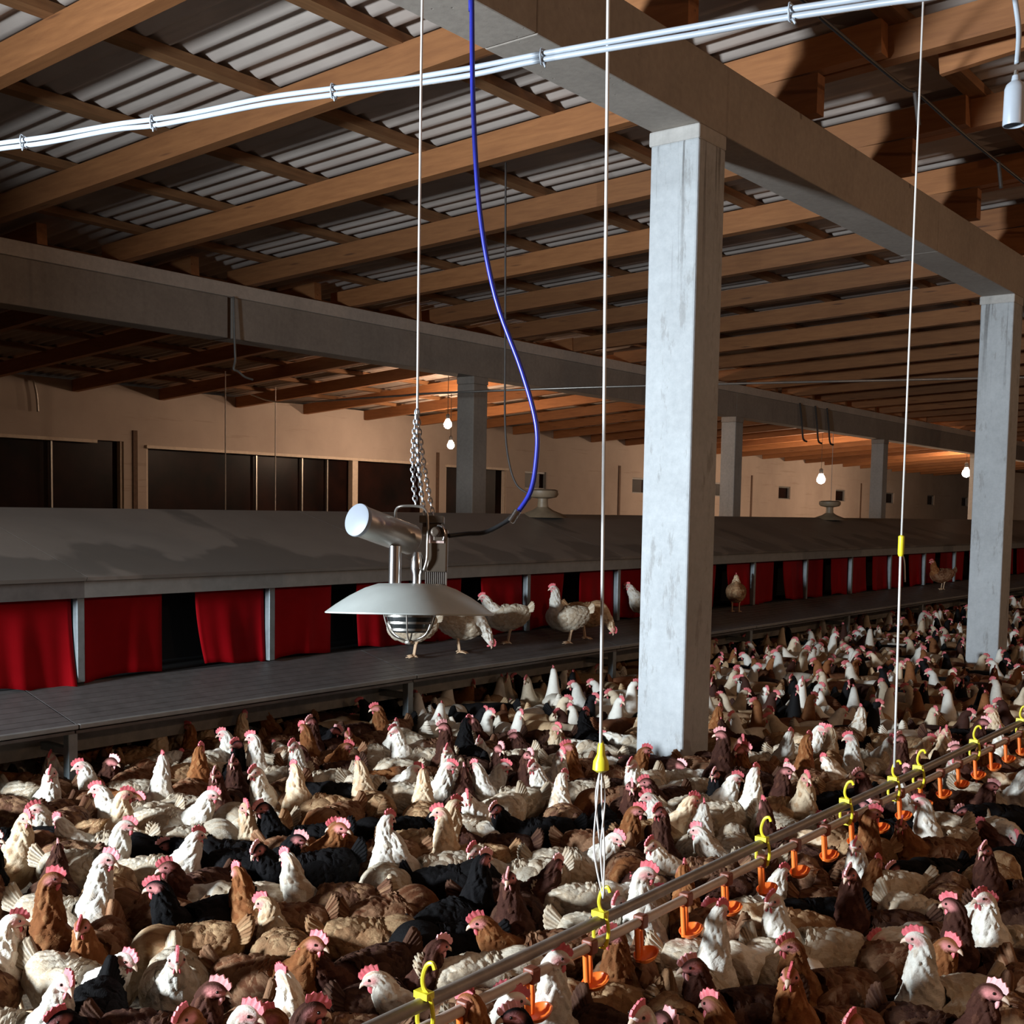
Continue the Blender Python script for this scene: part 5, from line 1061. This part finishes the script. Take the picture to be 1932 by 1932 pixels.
for i, (x, y, ang, c, pose, sc, lm, rank, th) in enumerate(HENS):
    lb = '%s %s hen to the %s, %s, %s' % ('nearest' if rank == 0 else ORD[rank] + '-nearest', CN[c], LANDMARKS[lm], PN[pose], facing(th))
    lv = 2 if i < 110 else 1 if i < 200 else 0
    place_hen(x, y, 0, ang, c, pose, sc, lb, CG[c], lv, rh.choice((0, 0, 1, -1)), rh.choice((0, 0, 1, 2)), (rh.uniform(-5, 5), rh.uniform(-9, 7)))
# hens standing on the landing platform
def wdir(th): return math.degrees(atan2(-cos(radians(th))*cos(YAW) + sin(radians(th))*sin(YAW), cos(radians(th))*sin(YAW) + sin(radians(th))*cos(YAW)))
for u, (x, y, th, c, pose, turn, lb) in enumerate([
    (5.86, 5.47, 190, 'w', 'U', 0, 'white hen on the nest ledge, mostly hidden behind the heater canopy'),
    (6.33, 5.44, 10, 'w', 'K', 0, 'white hen bending down on the nest ledge beside the heater canopy'),
    (6.93, 5.50, 185, 'w', 'N', 0, 'pale hen walking on the nest ledge, first past the heater'),
    (7.53, 5.36, 185, 'w', 'T', 0, 'white hen with stretched neck on the nest ledge before the near rope'),
    (7.84, 5.40, 5, 'c', 'K', 0, 'cream hen pecking on the nest ledge behind the near rope'),
    (8.95, 5.50, 175, 'w', 'N', 0, 'white hen on the nest ledge, body cut off by the front pillar'),
    (10.72, 5.56, 80, 'c', 'N', 0, 'cream hen on the nest ledge just past the front pillar, back turned'),
    (16.7, 5.47, 185, 'b', 'U', 0, 'brown hen on the nest ledge farthest along, beside the second pillar')]):
    place_hen(x, y, DZ(y) + .004, wdir(th), c, pose, .97, lb, 'hens on the nest ledge', 2, turn, 0)

# the far part of the flock, past counting
def m_farflock():
    q = NT('far_flock_plumage'); a = q.n('ShaderNodeAttribute'); a.attribute_name = 'plumage'
    f = q.noise(q.world(), 45, 3)
    return q.out(q.mix(.35, a.outputs['Color'], q.ramp(f, [(.3, (.2,)*3), (.7, (.75,)*3)]), 'SOFT_LIGHT'), .8, spec=.2)
FARC = {'w': ((.70, .64, .54), (.80, .77, .69)), 'c': ((.50, .345, .20), (.70, .58, .42)), 'm': ((.36, .22, .12), (.78, .73, .63)), 'b': ((.17, .065, .028), (.24, .092, .032)), 'd': ((.045, .017, .011), (.062, .022, .014)), 'k': ((.004, .0035, .004), (.005, .0045, .005))}
def far_flock():
    LOW = {}
    for pose in 'UNLKT':
        v, f, col, fr = hen_body(pose, 0, 26, 14, False); hp_ = head_parts(fr)
        neck = np.asarray(col)[:, 1]; vv = [np.asarray(v)]; ff = list(f); zone = list(neck)
        for m_, z_ in ((TAILS[0], -1), (hp_['comb'], 2), (hp_['wattle_a'], 2), (hp_['beak'], 3)):
            n0 = sum(len(a) for a in vv); co = np.empty(len(m_.vertices)*3); m_.vertices.foreach_get('co', co); co = co.reshape(-1, 3)
            vv.append(co); ff += [[k+n0 for k in p.vertices] for p in m_.polygons]; zone += [z_]*len(co)
        LOW[pose] = (np.concatenate(vv), ff, np.array(zone))
    V = []; F = []; C = []; n = 0; r_ = np.random.RandomState(3)
    for (x, y, ang, c, pose) in FAR_HENS:
        v, f, z = LOW[pose]; a = radians(ang); sc = r_.uniform(.94, 1.05)
        R_ = np.array([[cos(a), -sin(a), 0], [sin(a), cos(a), 0], [0, 0, 1]])*sc
        V.append(v @ R_.T + [x, y, 0]); F += [[k+n for k in q] for q in f]; n += len(v)
        b, nk = (np.array(q) for q in FARC[c]); k = r_.uniform(.6, 1.02)
        cc_ = (b*(1-np.clip(z, 0, 1)[:, None]) + nk*np.clip(z, 0, 1)[:, None])*k
        cc_[z == 2] = (.58, .15, .16); cc_[z == 3] = (.66, .48, .36)
        C.append(np.concatenate([cc_, np.ones((len(v), 1))], 1))
    me = bpy.data.meshes.new('far_flock'); me.from_pydata(np.concatenate(V).tolist(), [], F); me.update()
    at = me.color_attributes.new('plumage', 'FLOAT_COLOR', 'POINT'); at.data.foreach_set('color', np.concatenate(C).astype(np.float32).ravel())
    me.polygons.foreach_set('use_smooth', [True]*len(me.polygons)); me.materials.append(m_farflock())
    o = bpy.data.objects.new('far_flock', me); COL.objects.link(o)
    return tag(o, 'distant crowd of hens filling the floor from the front pillar to the far end', 'flock', None, 'stuff')
far_flock()
